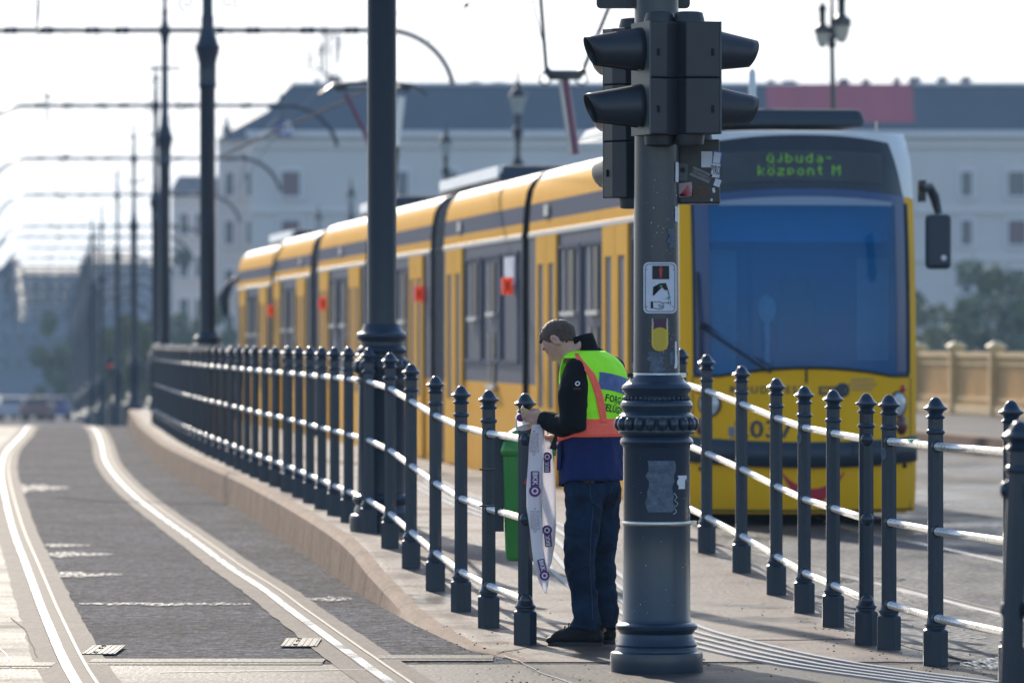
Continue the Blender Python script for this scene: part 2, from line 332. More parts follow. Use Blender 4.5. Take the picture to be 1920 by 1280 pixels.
# platform with kerb faces
mb = MB(); ds = [d for d in ST if 26.75 <= d <= 108]; rows = []
for d in ds:
    kx = interp(d, KX); rx = plat_r(d); z0 = plat_z(kx, d); g = road_z(d)
    xs = [kx-.045, kx-.02, kx+.012]+[kx+.08+(rx-kx-.12)*i/6 for i in range(7)]+[rx, rx+.005]
    zs = [g-.01, z0-.035, z0-.004]+[plat_z(x, d) for x in xs[3:10]]+[plat_z(rx, d)-.01, g-.02]
    rows.append([(x, d, z) for x, z in zip(xs, zs)])
n = len(rows[0]); vs = [v for r in rows for v in r]
for j in range(len(rows)-1):
    for i in range(n-1):
        mb.f.append((j*n+i, j*n+i+1, (j+1)*n+i+1, (j+1)*n+i)); mb.m.append(0 if i < 3 or i > n-3 else 1); mb.sm.append(False)
mb.v = vs; mb.f.append(list(range(n))[::-1]); mb.m.append(0); mb.sm.append(False)
tag(mb.build('platform', [M['kerbstone'], M['platform']]), kind='structure')
kj = MB(); d = 28.4
while d < 106:
    kx = interp(d, KX); z0 = plat_z(kx, d); g0 = road_z(d); w5 = .006
    if z0-g0 > .03:
        kj.add([(kx-.048, d-w5, g0), (kx-.048, d+w5, g0), (kx-.023, d+w5, z0-.034), (kx-.023, d-w5, z0-.034)], [(0, 1, 2, 3)])
        kj.add([(kx-.021, d-w5, z0-.033), (kx-.021, d+w5, z0-.033), (kx+.012, d+w5, z0-.001), (kx+.012, d-w5, z0-.001)], [(0, 1, 2, 3)])
    kj.add([(kx+.012, d-w5, plat_z(kx, d)+.002), (kx+.012, d+w5, plat_z(kx, d)+.002), (kx+.26, d+w5, plat_z(kx+.26, d)+.003), (kx+.26, d-w5, plat_z(kx+.26, d)+.003)], [(0, 1, 2, 3)]); d += 1.25
tag(kj.build('kerb_joints', M['groove']), kind='structure')
def gpx(x, y, zf=road_z):
    d = 60
    for _ in range(30): d = -zf(d)*FPX/(y-640)
    return Vector((wx(x, d), d))
def catmull(pts, step=.4):
    out = []; p = [pts[0]+(pts[0]-pts[1])]+pts+[pts[-1]+(pts[-1]-pts[-2])]
    for i in range(1, len(p)-2):
        n = max(2, int((p[i+1]-p[i]).length/step))
        for k in range(n):
            t = k/n; out.append(.5*((2*p[i])+(p[i+1]-p[i-1])*t+(2*p[i-1]-5*p[i]+4*p[i+1]-p[i+2])*t*t+(3*p[i]-p[i-1]-3*p[i+1]+p[i+2])*t**3))
    return out+[pts[-1]]
def strip(mb, path, o0, o1, dz, m=0, zf=None, th=0, j0=0, j1=0):
    # flat ribbon between lateral offsets, resampled onto the ground stations
    zf = zf or (lambda x, d: road_z(d))
    path = sorted(path, key=lambda p: p[1]); tab = [(p[1], p[0]) for p in path]; d0, d1 = tab[0][0], tab[-1][0]
    ds = [d0]+[d for d in ST if d0 < d < d1]+[d1]; vs = []
    for d in ds:
        x = interp(d, tab); sl_ = (interp(min(d+.5, d1), tab)-interp(max(d-.5, d0), tab))/max(.1, min(d+.5, d1)-max(d-.5, d0)); k = sqrt(1+sl_*sl_)
        e0 = j0*noise.noise(Vector((d*1.9, o0*50, 1))); e1 = j1*noise.noise(Vector((d*1.7, o1*50, 2)))
        vs += [(x+(o0+e0)*k, d, zf(x, d)+dz), (x+(o1+e1)*k, d, zf(x, d)+dz)]
    if th:
        N = len(ds); vs2 = [(a, b, c-th) for a, b, c in vs]
        mb.add(vs+vs2, [(2*j, 2*j+1, 2*j+3, 2*j+2) for j in range(N-1)]+[(2*N+2*j, 2*j, 2*j+2, 2*N+2*j+2) for j in range(N-1)]+[(2*j+1, 2*N+2*j+1, 2*N+2*j+3, 2*j+3) for j in range(N-1)]+[(0, 2*N, 2*N+1, 1)], m)
    else: mb.add(vs, [(2*j, 2*j+1, 2*j+3, 2*j+2) for j in range(len(ds)-1)], m)
r1px = [(58, 799), (42, 815), (14, 845), (5, 870), (4, 895), (12, 940), (26, 995), (50, 1060), (72, 1120), (100, 1190), (122, 1240), (150, 1290), (200, 1370)]
r2px = [(158, 799), (178, 806), (190, 832), (197, 862), (214, 890), (250, 928), (300, 968), (365, 1015), (432, 1065), (500, 1110), (552, 1150), (606, 1190), (672, 1238), (740, 1287), (850, 1370)]
R1 = catmull([gpx(*p) for p in r1px]); R2 = catmull([gpx(*p) for p in r2px])
rr = [(960+(tram_x(46)+.2)*FPX/46, 1005)]
RC = catmull([Vector((tram_x(100)+1.93, 100)), Vector((tram_x(58)+1.93, 58)), gpx(1580, 990), gpx(1730, 1022), gpx(1880, 1055), gpx(2200, 1130)])
RB = catmull([Vector((tram_x(100)+.49, 100)), Vector((tram_x(60)+.49, 60)), gpx(1290, 1012), gpx(1430, 1043), gpx(1580, 1080), gpx(1877, 1155), gpx(2200, 1240)])
KR = lambda d: 6.7+.123*(80-d)
# tracks of each direction: concrete bed strips, then the rails themselves
for k, (ra, rb, bed) in enumerate(((R1, R2, True), (RB, RC, False))):
    if bed:
        mb = MB()
        for R in (ra, rb): strip(mb, R, -.155, -.036, .007, 0, j0=.015); strip(mb, R, .095, .205, .007, 0, j1=.015)
        tag(mb.build('track_bed', M['concrete']), kind='structure')
    for R, where in ((ra, 'left'), (rb, 'right')):
        root = empty('tram_rail', (0, 0, 0))
        a = MB(); strip(a, R, -.034, .018, .014, 0, th=.03); a.build('rail_head', M['railsteel'], root)
        a = MB(); strip(a, R, .018, .078, .0095); a.build('rail_groove', M['groove'], root)
        a = MB(); strip(a, R, .078, .095, .015, th=.02); a.build('rail_lip', M['raillip'], root)
        tag(root, {(0, 'left'): 'worn shiny rail, leftmost in the asphalt left of the railings', (0, 'right'): 'bright curving rail between the grey asphalt and the beige kerb', (1, 'left'): 'thin bright rail nearer the right railing, leading under the yellow tram', (1, 'right'): 'thin bright rail on the wet road, farthest right, leading under the yellow tram'}[(k, where)], 'tram rail', 'grooved tram rails set in the road')
mb = MB(); strip(mb, R1, -6.0, -.10, .0052, 0); tag(mb.build('side_lane', M['slab']), kind='structure')
sheet('wet_road', lambda d: plat_r(d)+.02, lambda d: KR(d)-.02, 26.8, 110, rz_, M['wetroad'], nx=6, dz=.004)
# expansion joint across the crossing, iron plates
mb = MB()
for x0, x1, y in ((0-700, 95, 1252), (165, 605, 1245), (705, 925, 1238)):
    a = gpx(x0, y); b = gpx(x1, y); z = road_z(a[1])
    mb.add([(a[0], a[1], z+.009), (b[0], b[1], z+.009), (b[0], b[1]+.07, z+.009), (a[0], a[1]+.07, z+.009)], [(0, 1, 2, 3)], 0)
    mb.add([(a[0], a[1]-.12, z+.008), (b[0], b[1]-.12, z+.008), (b[0], b[1]-.01, z+.008), (a[0], a[1]-.01, z+.008)], [(0, 1, 2, 3)], 1)
    mb.add([(a[0], a[1]+.08, z+.0085), (b[0], b[1]+.08, z+.0085), (b[0], b[1]+.36, z+.0085), (a[0], a[1]+.36, z+.0085)], [(0, 1, 2, 3)], 1)
tag(mb.build('expansion_joint', [M['jointdark'], M['slab']]), kind='structure')
for x, y, sx in ((195, 1222, .17), (565, 1208, .19)):
    p = gpx(x, y); r = empty('cover_plate', (p[0], p[1], road_z(p[1])+.01)); q = MB()
    q.box((0, 0, .002), (sx, .75, .006), 0)
    for i in range(6): q.box((-sx/2+sx*(i+.5)/6, 0, .006), (.008, .72, .003), 0)
    q.build('plate', M['ironplate'], r); q = MB()
    for i in (-.3, 0.05, .25): q.lathe([(.012, 0), (.012, .006)], 8, (-.02, i, .006))
    q.build('bolt', M['jointdark'], r)
    tag(r, 'ribbed iron cover plate beside the '+('leftmost rail' if x < 300 else 'rail nearer the beige kerb'), 'cover plate', 'iron cover plates in the roadway')
# small cracks, stones and dirt on the crossing and the platform
def grit_z(x, d): return plat_z(x, d) if 26.8 < d < 100 and x > interp(d, KX) and x < plat_r(d) else road_z(d)+.004
g = MB()
for i in range(520):
    d = 24+abs(random.gauss(0, 4.5)); x = random.uniform(-.2, 2.6) if random.random() < .75 else interp(d, KX)+random.gauss(0.02, .09)
    if random.random() < .35: x = interp(d, RX)+random.gauss(-.15, .12)
    s_ = random.uniform(.002, .0075); g.sphere((x, d, grit_z(x, d)+s_*.3), (s_, s_*random.uniform(1, 2.4), s_*.5), 5, 3)
tag(g.build('grit', M['groove']), 'brown grit and crumbs scattered on the paving', 'grit', kind='stuff')
g = MB()
def crack(pts, w=.008):
    for a, b in zip(pts, pts[1:]):
        n = 7
        for i in range(n):
            t0, t1 = i/n, (i+1)/n
            q0 = [a[j]+(b[j]-a[j])*t0 for j in (0, 1)]; q1 = [a[j]+(b[j]-a[j])*t1 for j in (0, 1)]
            q0[1] += .10*noise.noise(Vector((q0[0]*5, q0[1]*2, 1))); q1[1] += .10*noise.noise(Vector((q1[0]*5, q1[1]*2, 1)))
            z = max(grit_z(*q0), grit_z(*q1))+.004
            g.add([(q0[0], q0[1]-w*5, z), (q1[0], q1[1]-w*5, z), (q1[0], q1[1]+w*5, z), (q0[0], q0[1]+w*5, z)], [(0, 1, 2, 3)])
crack([gpx(930, 1228), gpx(1000, 1216), gpx(1300, 1207), gpx(1640, 1205)], .005)
crack([gpx(20, 1160), gpx(45, 1180), gpx(70, 1235)], .006)
tag(g.build('cracks', M['jointdark']), kind='structure')
for k, (x0, x1, y, hg, tp_) in enumerate(((30, 132, 915, 11, 1), (84, 175, 1023, 5, 1), (86, 216, 1040, 9, 1), (98, 232, 1078, 9, 1), (565, 660, 1124, 6, 0), (148, 470, 1133, 4, 0), (1745, 1990, 880, 9, 0), (1742, 1990, 915, 12, 0), (1742, 1990, 948, 9, 0), (1742, 1900, 985, 7, 0), (1600, 1740, 1000, 6, 0), (1850, 2000, 1012, 6, 0), (1500, 1700, 1088, 9, 0), (1800, 2000, 1246, 18, 0), (760, 800, 975, 8, 0), (1815, 1850, 1197, 3, 0))):
    q = MB(); L = []; N = 26
    for i in range(N+1):
        t = i/N; x = x0+(x1-x0)*t; prof_ = (1-t**1.6)*(.35+.65*min(1, t*8)) if tp_ else sin(pi*min(.97, max(.03, t)))**.5
        n1 = .5*noise.noise(Vector((t*7, k*3.1, 0))); n2 = .5*noise.noise(Vector((t*9, k*5.7, 4)))
        top = gpx(x, y-hg*prof_*(.6+n1)); bot = gpx(x, y+hg*prof_*(.6+n2)+.3); L += [(top[0], top[1], road_z(top[1])+.0068), (bot[0], bot[1], road_z(bot[1])+.0068)]
    q.add(L, [(2*i, 2*i+1, 2*i+3, 2*i+2) for i in range(N)]); tag(q.build('wet_patch', M['shine' if x0 > 1400 else 'wet'], recenter=True), kind='structure')
g = MB(); crack([gpx(945, 1232), gpx(975, 1243), gpx(1010, 1262), gpx(1080, 1285)], .006); crack([gpx(300, 1262), gpx(620, 1258), gpx(700, 1256)], .003); crack([gpx(0, 1215), gpx(20, 1240), gpx(18, 1275)], .006)
tag(g.build('light_cracks', M['tactile']), kind='structure')
# tactile guide strip: raised light ridges
GP = catmull([Vector(p) for p in ((-.95, 56), (-.6, 50), (-.2, 44), (.16, 39.7), (.42, 35), (.65, 32.4), (.86, 29.7), (1.11, 28.2), (1.42, 26.8), (1.80, 25.7), (2.25, 24.7), (2.9, 23.6))], .3)
q = MB(); N = len(GP)
for k in range(5):
    o = (k-2)*.10; L = []
    for i, p in enumerate(GP):
        t = (GP[min(i+1, N-1)]-GP[max(i-1, 0)]).normalized(); nn = Vector((-t[1], t[0])); c = p+nn*o
        if 26.6 < c[1] < 26.85: continue
        z = grit_z(*c)
        for s_ in (-.017, .017): e = c+nn*s_; L.append((e[0], e[1], z+.011))
    vs = L+[(a, b, c-.012) for a, b, c in L]; H = len(L)
    fs = []
    for j in range(H//2-1): fs += [(2*j, 2*j+1, 2*j+3, 2*j+2), (H+2*j, 2*j, 2*j+2, H+2*j+2), (2*j+1, H+2*j+1, H+2*j+3, 2*j+3)]
    q.add(vs, fs)
tag(q.build('guide_strip', M['tactile']), kind='structure')
# right pavement and kerb beyond the tram
PR = lambda d: 8.9+.123*(98-d)
ST2 = [30+i*2 for i in range(80)]
mb = MB(); rows = []
for d in ST2:
    g_ = road_z(d); a = KR(d); b = PR(d)+.5; rows.append([(a-.02, d, g_-.02), (a, d, g_+.27), (a+.3, d, g_+.28), (b, d, g_+.31)])
mb.v = [v for r in rows for v in r]
for j in range(len(rows)-1):
    for i in range(3): mb.f.append((j*4+i, j*4+i+1, (j+1)*4+i+1, (j+1)*4+i)); mb.m.append(0 if i < 2 else 1); mb.sm.append(False)
tag(mb.build('pavement', [M['kerbstone'], M['slab']]), kind='structure')

# ------------------------------------------------------------------ railings
PROF_BASE = [(.064, 0), (.064, .165), (.058, .172)]
def post_mesh():
    q = MB(); ph = .5
    q.lathe([(.0655, 0), (.0655, .168), (.060, .176)], 8, ph=ph, smooth=False)
    q.lathe([(.060, .176), (.050, .184), (.050, .192), (.056, .198), (.056, .206), (.047, .216), (.0415, .236)], 20)
    q.lathe([(.0415, .232), (.0405, 1.145)], 8, ph=ph, smooth=False)
    q.lathe([(.040, 1.143), (.047, 1.150), (.049, 1.156), (.047, 1.163), (.0385, 1.170)], 20)
    q.lathe([(.0395, 1.168), (.0395, 1.222)], 8, ph=ph, smooth=False)
    q.lathe([(.0395, 1.220), (.047, 1.226), (.049, 1.232), (.040, 1.241), (.036, 1.247), (.040, 1.257), (.055, 1.266), (.0605, 1.271), (.0605, 1.276), (.054, 1.281), (.051, 1.283), (.045, 1.288), (.037, 1.298), (.031, 1.309), (.022, 1.321), (.011, 1.3285), (.0004, 1.330)], 20)
    return q
post0 = post_mesh().build('post', M['post']); POST = post0.data; bpy.data.objects.remove(post0)
RH = (1.085, .665, .235)
def railing(posts, label, gz, lean=None, caps=True, group='dark iron railings with steel tube rails'):
    c = posts[0]; root = empty('railing', (c[0], c[1], gz(*c))); tag(root, label, 'railing', group)
    O = root.location; tops = []
    for i, (x, d) in enumerate(posts):
        o = bpy.data.objects.new('post', POST); COL.objects.link(o); o.parent = root; o.location = Vector((x, d, gz(x, d)))-O
        if lean and i == 0: o.rotation_euler = (0, lean, 0)
        tops.append(Vector((x+(sin(lean)*1.1 if lean and i == 0 else 0), d, gz(x, d)))-O)
    for h in RH:
        for a, b in zip(tops, tops[1:]):
            A = a+Vector((0, 0, h)); B = b+Vector((0, 0, h)); t = (B-A).normalized(); c0 = [.033, .045, .052, .0525]; rr0 = [.030, .030, .024, .0205]
            q = MB().tube([A+t*x for x in c0]+[B-t*x for x in c0[::-1]], rr0+rr0[::-1], 12)
            q.m = [1 if (i//12 in (0, 1, 2, 4, 5, 6)) else 0 for i in range(len(q.f))]; q.m[-1] = q.m[-2] = 1
            q.build('rail', [M['steel'], M['post']], root)
        for A0, B0 in ((tops[0], tops[1]), (tops[-1], tops[-2])):
            A = A0+Vector((0, 0, h)); t = (A0-B0).normalized()
            MB().tube([A+t*.030, A+t*.045, A+t*.056, A+t*.062, A+t*.064], [.034, .034, .027, .014, .002], 12).build('rail_end', M['post'], root)
    return root
FX = [(28.2, .07), (29.8, -.13), (31.4, -.30), (33.1, -.47), (34.7, -.656), (36.3, -.83), (38.3, -1.03), (38.7, -1.075), (48.9, -2.06), (54, -2.6), (61, -3.30), (64.4, -3.66), (73, -4.50), (88, -5.85), (98, -6.75)]
secA = [(.07, 28.2), (-.13, 29.8), (-.30, 31.4), (-.475, 33.1), (-.656, 34.7), (-.83, 36.3), (-1.03, 38.3)]
railA = railing(secA, 'nearest left railing section, ending at the post wrapped in white tape', plat_z)
d = 38.72; k = 0
names = ['railing section on the kerb just behind the thick column base', 'second railing section beyond the thick column on the kerb', 'third railing section beyond the thick column, half way along the kerb', 'far blurred railing section where the kerb curves left', 'farthest railing section at the left end of the kerb']
for nm in names:
    ps = []
    for i in range(7): ps.append((interp(d, FX), d)); d += 1.66
    d += -1.66+.32; railing(ps, nm, plat_z)
    if d > 96: break
secC = [(1.19, 37.5), (1.31, 35.9), (1.48, 34.4), (1.625, 32.8), (1.715, 31.3), (1.80, 29.9), (1.873, 28.2)]
railC = railing(secC, 'right railing section of seven posts standing in front of the tram nose', plat_z)
gz2 = lambda x, d: -1.605
secD = [(1.965, 27.8), (2.10, 26.45), (2.34, 25.0)]
railD = railing(secD, 'short right railing section of three posts, right of the tram nose', gz2)
railE = railing([(1.735, 18.7), (2.9, 18.2)], 'leaning blurred railing cut off by the right photo edge, closest to the viewer', gz2, lean=.035)

for (x, d), sx, sz, m in (((1.715, 31.3), -.030, 1.04, M['scuff']), ((1.965, 27.8), -.030, 1.02, M['scuff'])):
    rt = railC if d > 28 else railD; MB().sphere(Vector((x+sx, d-.038, gz2(x, d)+sz+.0))-rt.location, (.014, .004, .034), 10, 8).build('worn_spot', m, rt)
MB().box(Vector((2.04, 27.1, -1.605+RH[0]+.018))-railD.location, (.05, .16, .012)).build('green_scrap', mat('scrap_green', (.2, .55, .3), .6), railD)
# ------------------------------------------------------------------ catenary masts
def mast(X, d, zb, half_l, half_r, arm_z, label, collar_z=None, n=20, near=False, plinth=0, scroll=True):
    zt = arm_z+1.15; root = empty('catenary_mast', (X, d, zb)); tag(root, label, 'mast', 'row of dark catenary masts along the bridge')
    q = MB(); q.lathe(([(.40, -plinth), (.40, -.02), (.30, 0), (.235, .01), (.235, .10)] if plinth > 1 else [(.235, -plinth), (.235, .10)])+[(.235, .101), (.225, .12), (.20, .13), (.20, .16), (.185, .19), (.205, .21), (.215, .235), (.205, .26), (.178, .275), (.178, .30), (.168, 1.06), (.175, 1.07), (.19, 1.085), (.19, 1.10), (.175, 1.115), (.178, 1.13), (.185, 1.14), (.185, 1.24), (.18, 1.25), (.165, 1.26), (.165, 1.28), (.178, 1.295), (.182, 1.31), (.17, 1.33), (.155, 1.34), (.155, 1.37), (.175, 1.39), (.185, 1.41), (.18, 1.43), (.15, 1.45), (.13, 1.50)], n)
    for i in range(16):
        a = 2*pi*i/16; q.sphere((.178*cos(a), .178*sin(a), 1.19), (.036, .036, .05), 8, 6)
    q.build('pedestal', M['mast'], root)
    cz = (collar_z if collar_z is not None else arm_z-2.2)-zb
    az = arm_z-zb
    q = MB(); q.lathe([(.106, 1.48), (.104, cz-.55), (.115, cz-.52), (.130, cz-.50), (.118, cz-.46), (.118, cz-.2), (.16, cz-.02), (.17, cz+.02), (.14, cz+.08), (.085, cz+.30), (.085, cz+.42), (.072, cz+.45), (.062, az-.35), (.062, az-.28), (.075, az-.22), (.085, az-.12), (.11, az-.06), (.11, az+.05), (.07, az+.10), (.055, az+.2), (.055, az+.35)], n); q.build('shaft', M['mast'], root)
    q = MB(); q.lathe([(.05, az+.33), (.07, az+.36), (.045, az+.42), (.04, az+.6), (.075, az+.68), (.075, az+.72), (.03, az+.8), (.035, az+.9), (.006, az+1.15)], 12); q.build('finial', M['mast'], root)
    pts = []; dl = .62
    def end(sg, half):
        e = []
        for i in range(13):
            t = i/12; a = t*radians(78); R_ = 1.35; e.append(Vector((sg*(half-R_*.98+R_*sin(a)), 0, az-(R_*(1-cos(a)))*.98)))
        return e
    pts = end(-1, half_l)[::-1]; rad = [.052]*13
    hs = sorted([f*(half_r if f > 0 else half_l)*.9 for f in (-.72, -.55, -.34, -.2, .2, .34, .55, .72)])
    for hx in hs: pts += [Vector((hx+o, 0, az)) for o in (-.16, -.08, 0, .08, .16)]; rad += [.05, .082, .06, .082, .05]
    pts += end(1, half_r); rad += [.052]*13
    MB().tube(pts, rad, 8).build('cross_arm', M['mast'], root)
    if scroll:
        for sg in (-1, 1):
            def spiral(cx_, cz_, R0, turns, st):
                return [Vector((cx_+sg*(R0*(1-t*.85))*cos(st+turns*2*pi*t), 0, cz_+(R0*(1-t*.85))*sin(st+turns*2*pi*t))) for t in [i/30 for i in range(31)]]
            for pl, rd in ((spiral(sg*.62, az-.38, .26, 1.6, pi/2), .010), ([Vector((sg*.1, 0, az-1.1)), Vector((sg*.5, 0, az-.95)), Vector((sg*1.1, 0, az-.45)), Vector((sg*2.0, 0, az-.08))], .009), (spiral(sg*.28, cz+.62, .12, 1.4, -pi/2), .012), (spiral(sg*.55, az+.22, .14, 1.4, pi/2), .009)):
                MB().tube(pl, rd, 5).build('scroll', M['mast'], root)
        MB().tube([Vector((-.32, 0, az-.75)), Vector((.32, 0, az-.75))], .025, 6).build('stub_arm', M['mast'], root)
    return root
mast(wx(716, 38.6), 38.6, plat_z(-.95, 38.6), 4.7, 4.7, 6.12, 'thick dark mast rising behind the near left railing', 3.9)
mast(wx(389, 72), 72, -1.37, 4.7, 4.7, 6.1, 'second thickest dark mast behind the far left railing, wide collar near the top', 3.95)
mast(wx(309, 105), 105, -1.5, 4.7, 5.67, 6.12, 'mast with the highest visible cross arm, just right of a slimmer twin', 3.99, plinth=.5)
for X_, D_, zb, az, cz, lb in ((292, 138, -1.75, 6.10, 3.6, 'slim mast overlapping the left edge of the mast with the highest arm'), (251, 171, -1.97, 5.87, 3.7, 'slender mast with pointed finial standing clear against the white sky, tallest of the far ones'),
        (220, 204, -2.4, 5.61, 3.26, 'slender far mast, second to the left of the clear-standing pointed mast'), (191, 237, -3.0, 5.12, 2.8, 'distant mast just left of the pair of slender far masts'), (180, 270, -3.6, 4.73, 2.5, 'distant hazy mast partly merged with its right neighbour'),
        (160, 305, -4.2, 4.3, 2.1, 'hazy thin mast near the dark cluster at left'), (150, 340, -4.8, 3.8, 1.6, 'hazy thin mast in the middle of the dark cluster at left'), (142, 376, -5.3, 3.2, 1.1, 'faint thin mast left of centre in the dark cluster'), (134, 412, -5.8, 2.6, .6, 'faint thin mast almost leftmost in the dark cluster'), (126, 450, -6.4, 2.0, .2, 'leftmost and faintest mast of the row')):
    mast(wx(X_, D_), D_, zb, 4.65, 4.7, az, lb, cz, n=12, plinth=3.0, scroll=D_ < 180)
for X_, D_, zb, az, cz in ((172, 250, -3.4, 4.9, 2.6), (166, 288, -3.9, 4.5, 2.3), (155, 322, -4.5, 4.0, 1.8), (147, 358, -5.1, 3.5, 1.3), (138, 394, -5.6, 2.9, .8), (130, 430, -6.1, 2.3, .4), (163, 300, -4.1, 3.9, 2.0), (145, 368, -5.2, 3.0, 1.1), (158, 312, -4.4, 3.2, 1.2), (150, 350, -5, 2.6, .8)):
    mast(wx(X_, D_), D_, zb, 4.65, 4.7, az, 'one of the hazy poles packed into the dark cluster left of the slender masts', cz, n=10, plinth=3.0, scroll=False)
# overhead wires
root = empty('overhead_line', (0, 30, 5)); tag(root, 'thin overhead wires hanging from the cross arms against the white sky', 'overhead line')
MP = [(wx(716, 38.6), 38.6, 6.12), (wx(389, 72), 72, 6.1), (wx(309, 105), 105, 6.12), (wx(292, 138), 138, 6.1), (wx(251, 171), 171, 5.87), (wx(220, 204), 204, 5.61), (wx(191, 237), 237, 5.12)]
for off, zz in ((-2.3, 1.9), (2.3, 1.9)):
    q = MB(); pts = [Vector((x+off, d, z-zz))-root.location for x, d, z in MP]; q.tube(pts, .008, 5)
    q.tube([Vector((x+off, d, z-.1))-root.location for x, d, z in MP], .007, 5); q.build('contact_wire', M['ink'], root)
    for x, d, z in MP:
        q = MB(); c = Vector((x+off, d, z)); q.tube([c+Vector((-1.1, 0, .02))-root.location, c+Vector((0, 0, -1.3))-root.location, c+Vector((1.1, 0, .02))-root.location], .009, 5)
        q.tube([c+Vector((0, 0, -1.3))-root.location, c+Vector((0, 0, -1.9))-root.location], .012, 5); q.sphere(c+Vector((0, 0, -1.3))-root.location, .05, 6, 5)
        q.build('suspension_wire', M['mast'], root)
q = MB(); q.tube([P(415, 292, 88)-root.location, P(560, 228, 88)-root.location, P(684, 172, 88)-root.location], .02, 6); q.build('bracing_rod', M['chimney'], root)
q = MB(); q.tube([P(800, 80, 70)-root.location, P(884, 4, 62)-root.location, P(960, -60, 58)-root.location], .008, 5); q.sphere(P(874, 10, 62)-root.location, .03, 6, 5); q.build('pull_off_wire', M['mast'], root)

# ------------------------------------------------------------------ signal pole in front
PX, PD, PG = wx(1231, 26.0), 26.0, -1.607
pole = empty('signal_pole', (PX, PD, PG)); tag(pole, 'thick dark ornate iron pole in front of the tram, hung with traffic signals', 'pole')
k_ = 26.0/FPX
def pz(y): return (640-y)*k_-PG
q = MB(); pr = []
for r, y in ((86, 1262), (87, 1256), (87, 1228), (86, 1222), (78, 1219), (77, 1214), (75, 1211), (77, 1207), (75, 1204), (72, 1200), (70, 1194), (68, 1187), (72, 1181), (76, 1178), (77, 1172), (74, 1168), (66, 1165), (65, 1162), (63.5, 1158), (62.5, 840), (64, 836), (67, 833), (69, 828), (67, 822), (63, 819), (65, 815), (71, 812), (72, 808), (71, 804), (70, 803), (70, 786), (71, 783), (70, 778), (66, 775), (64, 773), (65, 767), (68, 763), (68, 757), (65, 752), (59, 749), (58, 744), (60, 738), (64, 733), (66, 727), (64, 722), (58, 718), (53, 713), (49, 707), (46, 703), (43.5, 701)):
    pr.append((r*k_, pz(y)))
q.lathe(pr, 48)
for i in range(20):
    a = 2*pi*(i+.4)/20; q.sphere((.184*cos(a), .184*sin(a), pz(794)), (.026, .026, .034), 12, 8)
for i in range(36):
    a = 2*pi*i/36; q.sphere((.157*cos(a), .157*sin(a), pz(746.5)), (.009, .009, .012), 6, 4)
q.build('pedestal', M['post'], pole)
q = MB(); q.lathe([(43.2*k_, pz(702)), (42*k_, pz(280)), (41*k_, pz(-260))], 40); q.build('shaft', M['post'], pole)
for y, r in ((703, 44.5), (980, 64)):
    q = MB(); q.lathe([(r*k_, pz(y+4)), (r*k_+.002, pz(y+3)), (r*k_+.002, pz(y-3)), (r*k_, pz(y-4))], 40, m=0)
    q.box((r*k_+.014, -.01, pz(y)), (.03, .02, .022)); 
    if y < 800: q.box((-r*k_-.012, -.01, pz(y)), (.03, .02, .018), 1)
    q.build('clamp_band', [M['band'], M['ink']], pole)
def curved_patch(x0, x1, y0, y1, rr_, jag=0, seed=0, n=14, m=10):
    # thin patch wrapped on the round shaft, px coordinates on the photo
    q = MB(); rnd = random.Random(seed); R_ = rr_*k_+.0018
    vs = []
    for j in range(m+1):
        y = y0+(y1-y0)*j/m; a0 = x0+(rnd.uniform(-jag, jag)); a1 = x1+rnd.uniform(-jag, jag)
        for i in range(n+1):
            x = (a0+(a1-a0)*i/n-1231)*k_; x = max(-R_*.995, min(R_*.995, x)); vs.append((x, -sqrt(R_*R_-x*x), pz(y)))
    q.add(vs, [(j*(n+1)+i, j*(n+1)+i+1, (j+1)*(n+1)+i+1, (j+1)*(n+1)+i) for j in range(m) for i in range(n)]); return q
for i, a in enumerate(((1216, 1243, 660, 697, 43, 5), (1252, 1265, 430, 465, 43, 3), (1212, 1262, 862, 958, 64, 4), (1255, 1262, 660, 684, 43, 2), (1222, 1235, 678, 700, 43, 3))):
    curved_patch(*a[:5], jag=a[5], seed=i+3).build('worn_sticker', M['scuff'], pole)
for i, a in enumerate(((1270, 1285, 890, 915, 63, 3), (1265, 1271, 388, 416, 43, .5), (1264, 1269, 640, 690, 43, 1), (1266, 1272, 305, 342, 43, .3), (1248, 1258, 940, 975, 63, 0))):
    if i == 4: continue
    curved_patch(*a[:5], jag=a[5], seed=i+13, n=4, m=5).build('sticker_remnant', M['white_print'], pole)
q = MB(); rnd = random.Random(4)
for i in range(70):
    x = rnd.gauss(1240, 16); y = rnd.choice((rnd.gauss(420, 40), rnd.gauss(660, 20), rnd.uniform(330, 690))); x = min(1268, max(1196, x)); R_ = 42.7*k_+.001; X_ = (x-1231)*k_
    s_ = rnd.uniform(.001, .0035); q.box((X_, -sqrt(max(0, R_*R_-X_*X_))-.0005, pz(y)), (s_, .002, s_*rnd.uniform(.6, 2.4)))
for i in range(26):
    x = rnd.uniform(1175, 1290); y = rnd.uniform(850, 1150); R_ = 63.5*k_+.001; X_ = (x-1231)*k_; s_ = rnd.uniform(.001, .003)
    q.box((X_, -sqrt(max(0, R_*R_-X_*X_))-.0005, pz(y)), (s_, .002, s_*rnd.uniform(.6, 2.4)))
q.build('paint_chips', M['white_print'], pole)
# scratched zigzag tag
q = MB(); Z = [(1262, 922), (1268, 930), (1263, 936), (1270, 942), (1263, 950), (1267, 957), (1261, 962)]; R_ = 63.3*k_+.002
q.tube([((x-1231)*k_, -sqrt(R_*R_-((x-1231)*k_)**2), pz(y)) for x, y in Z], .0016, 4); q.build('scratched_tag', M['white_print'], pole)
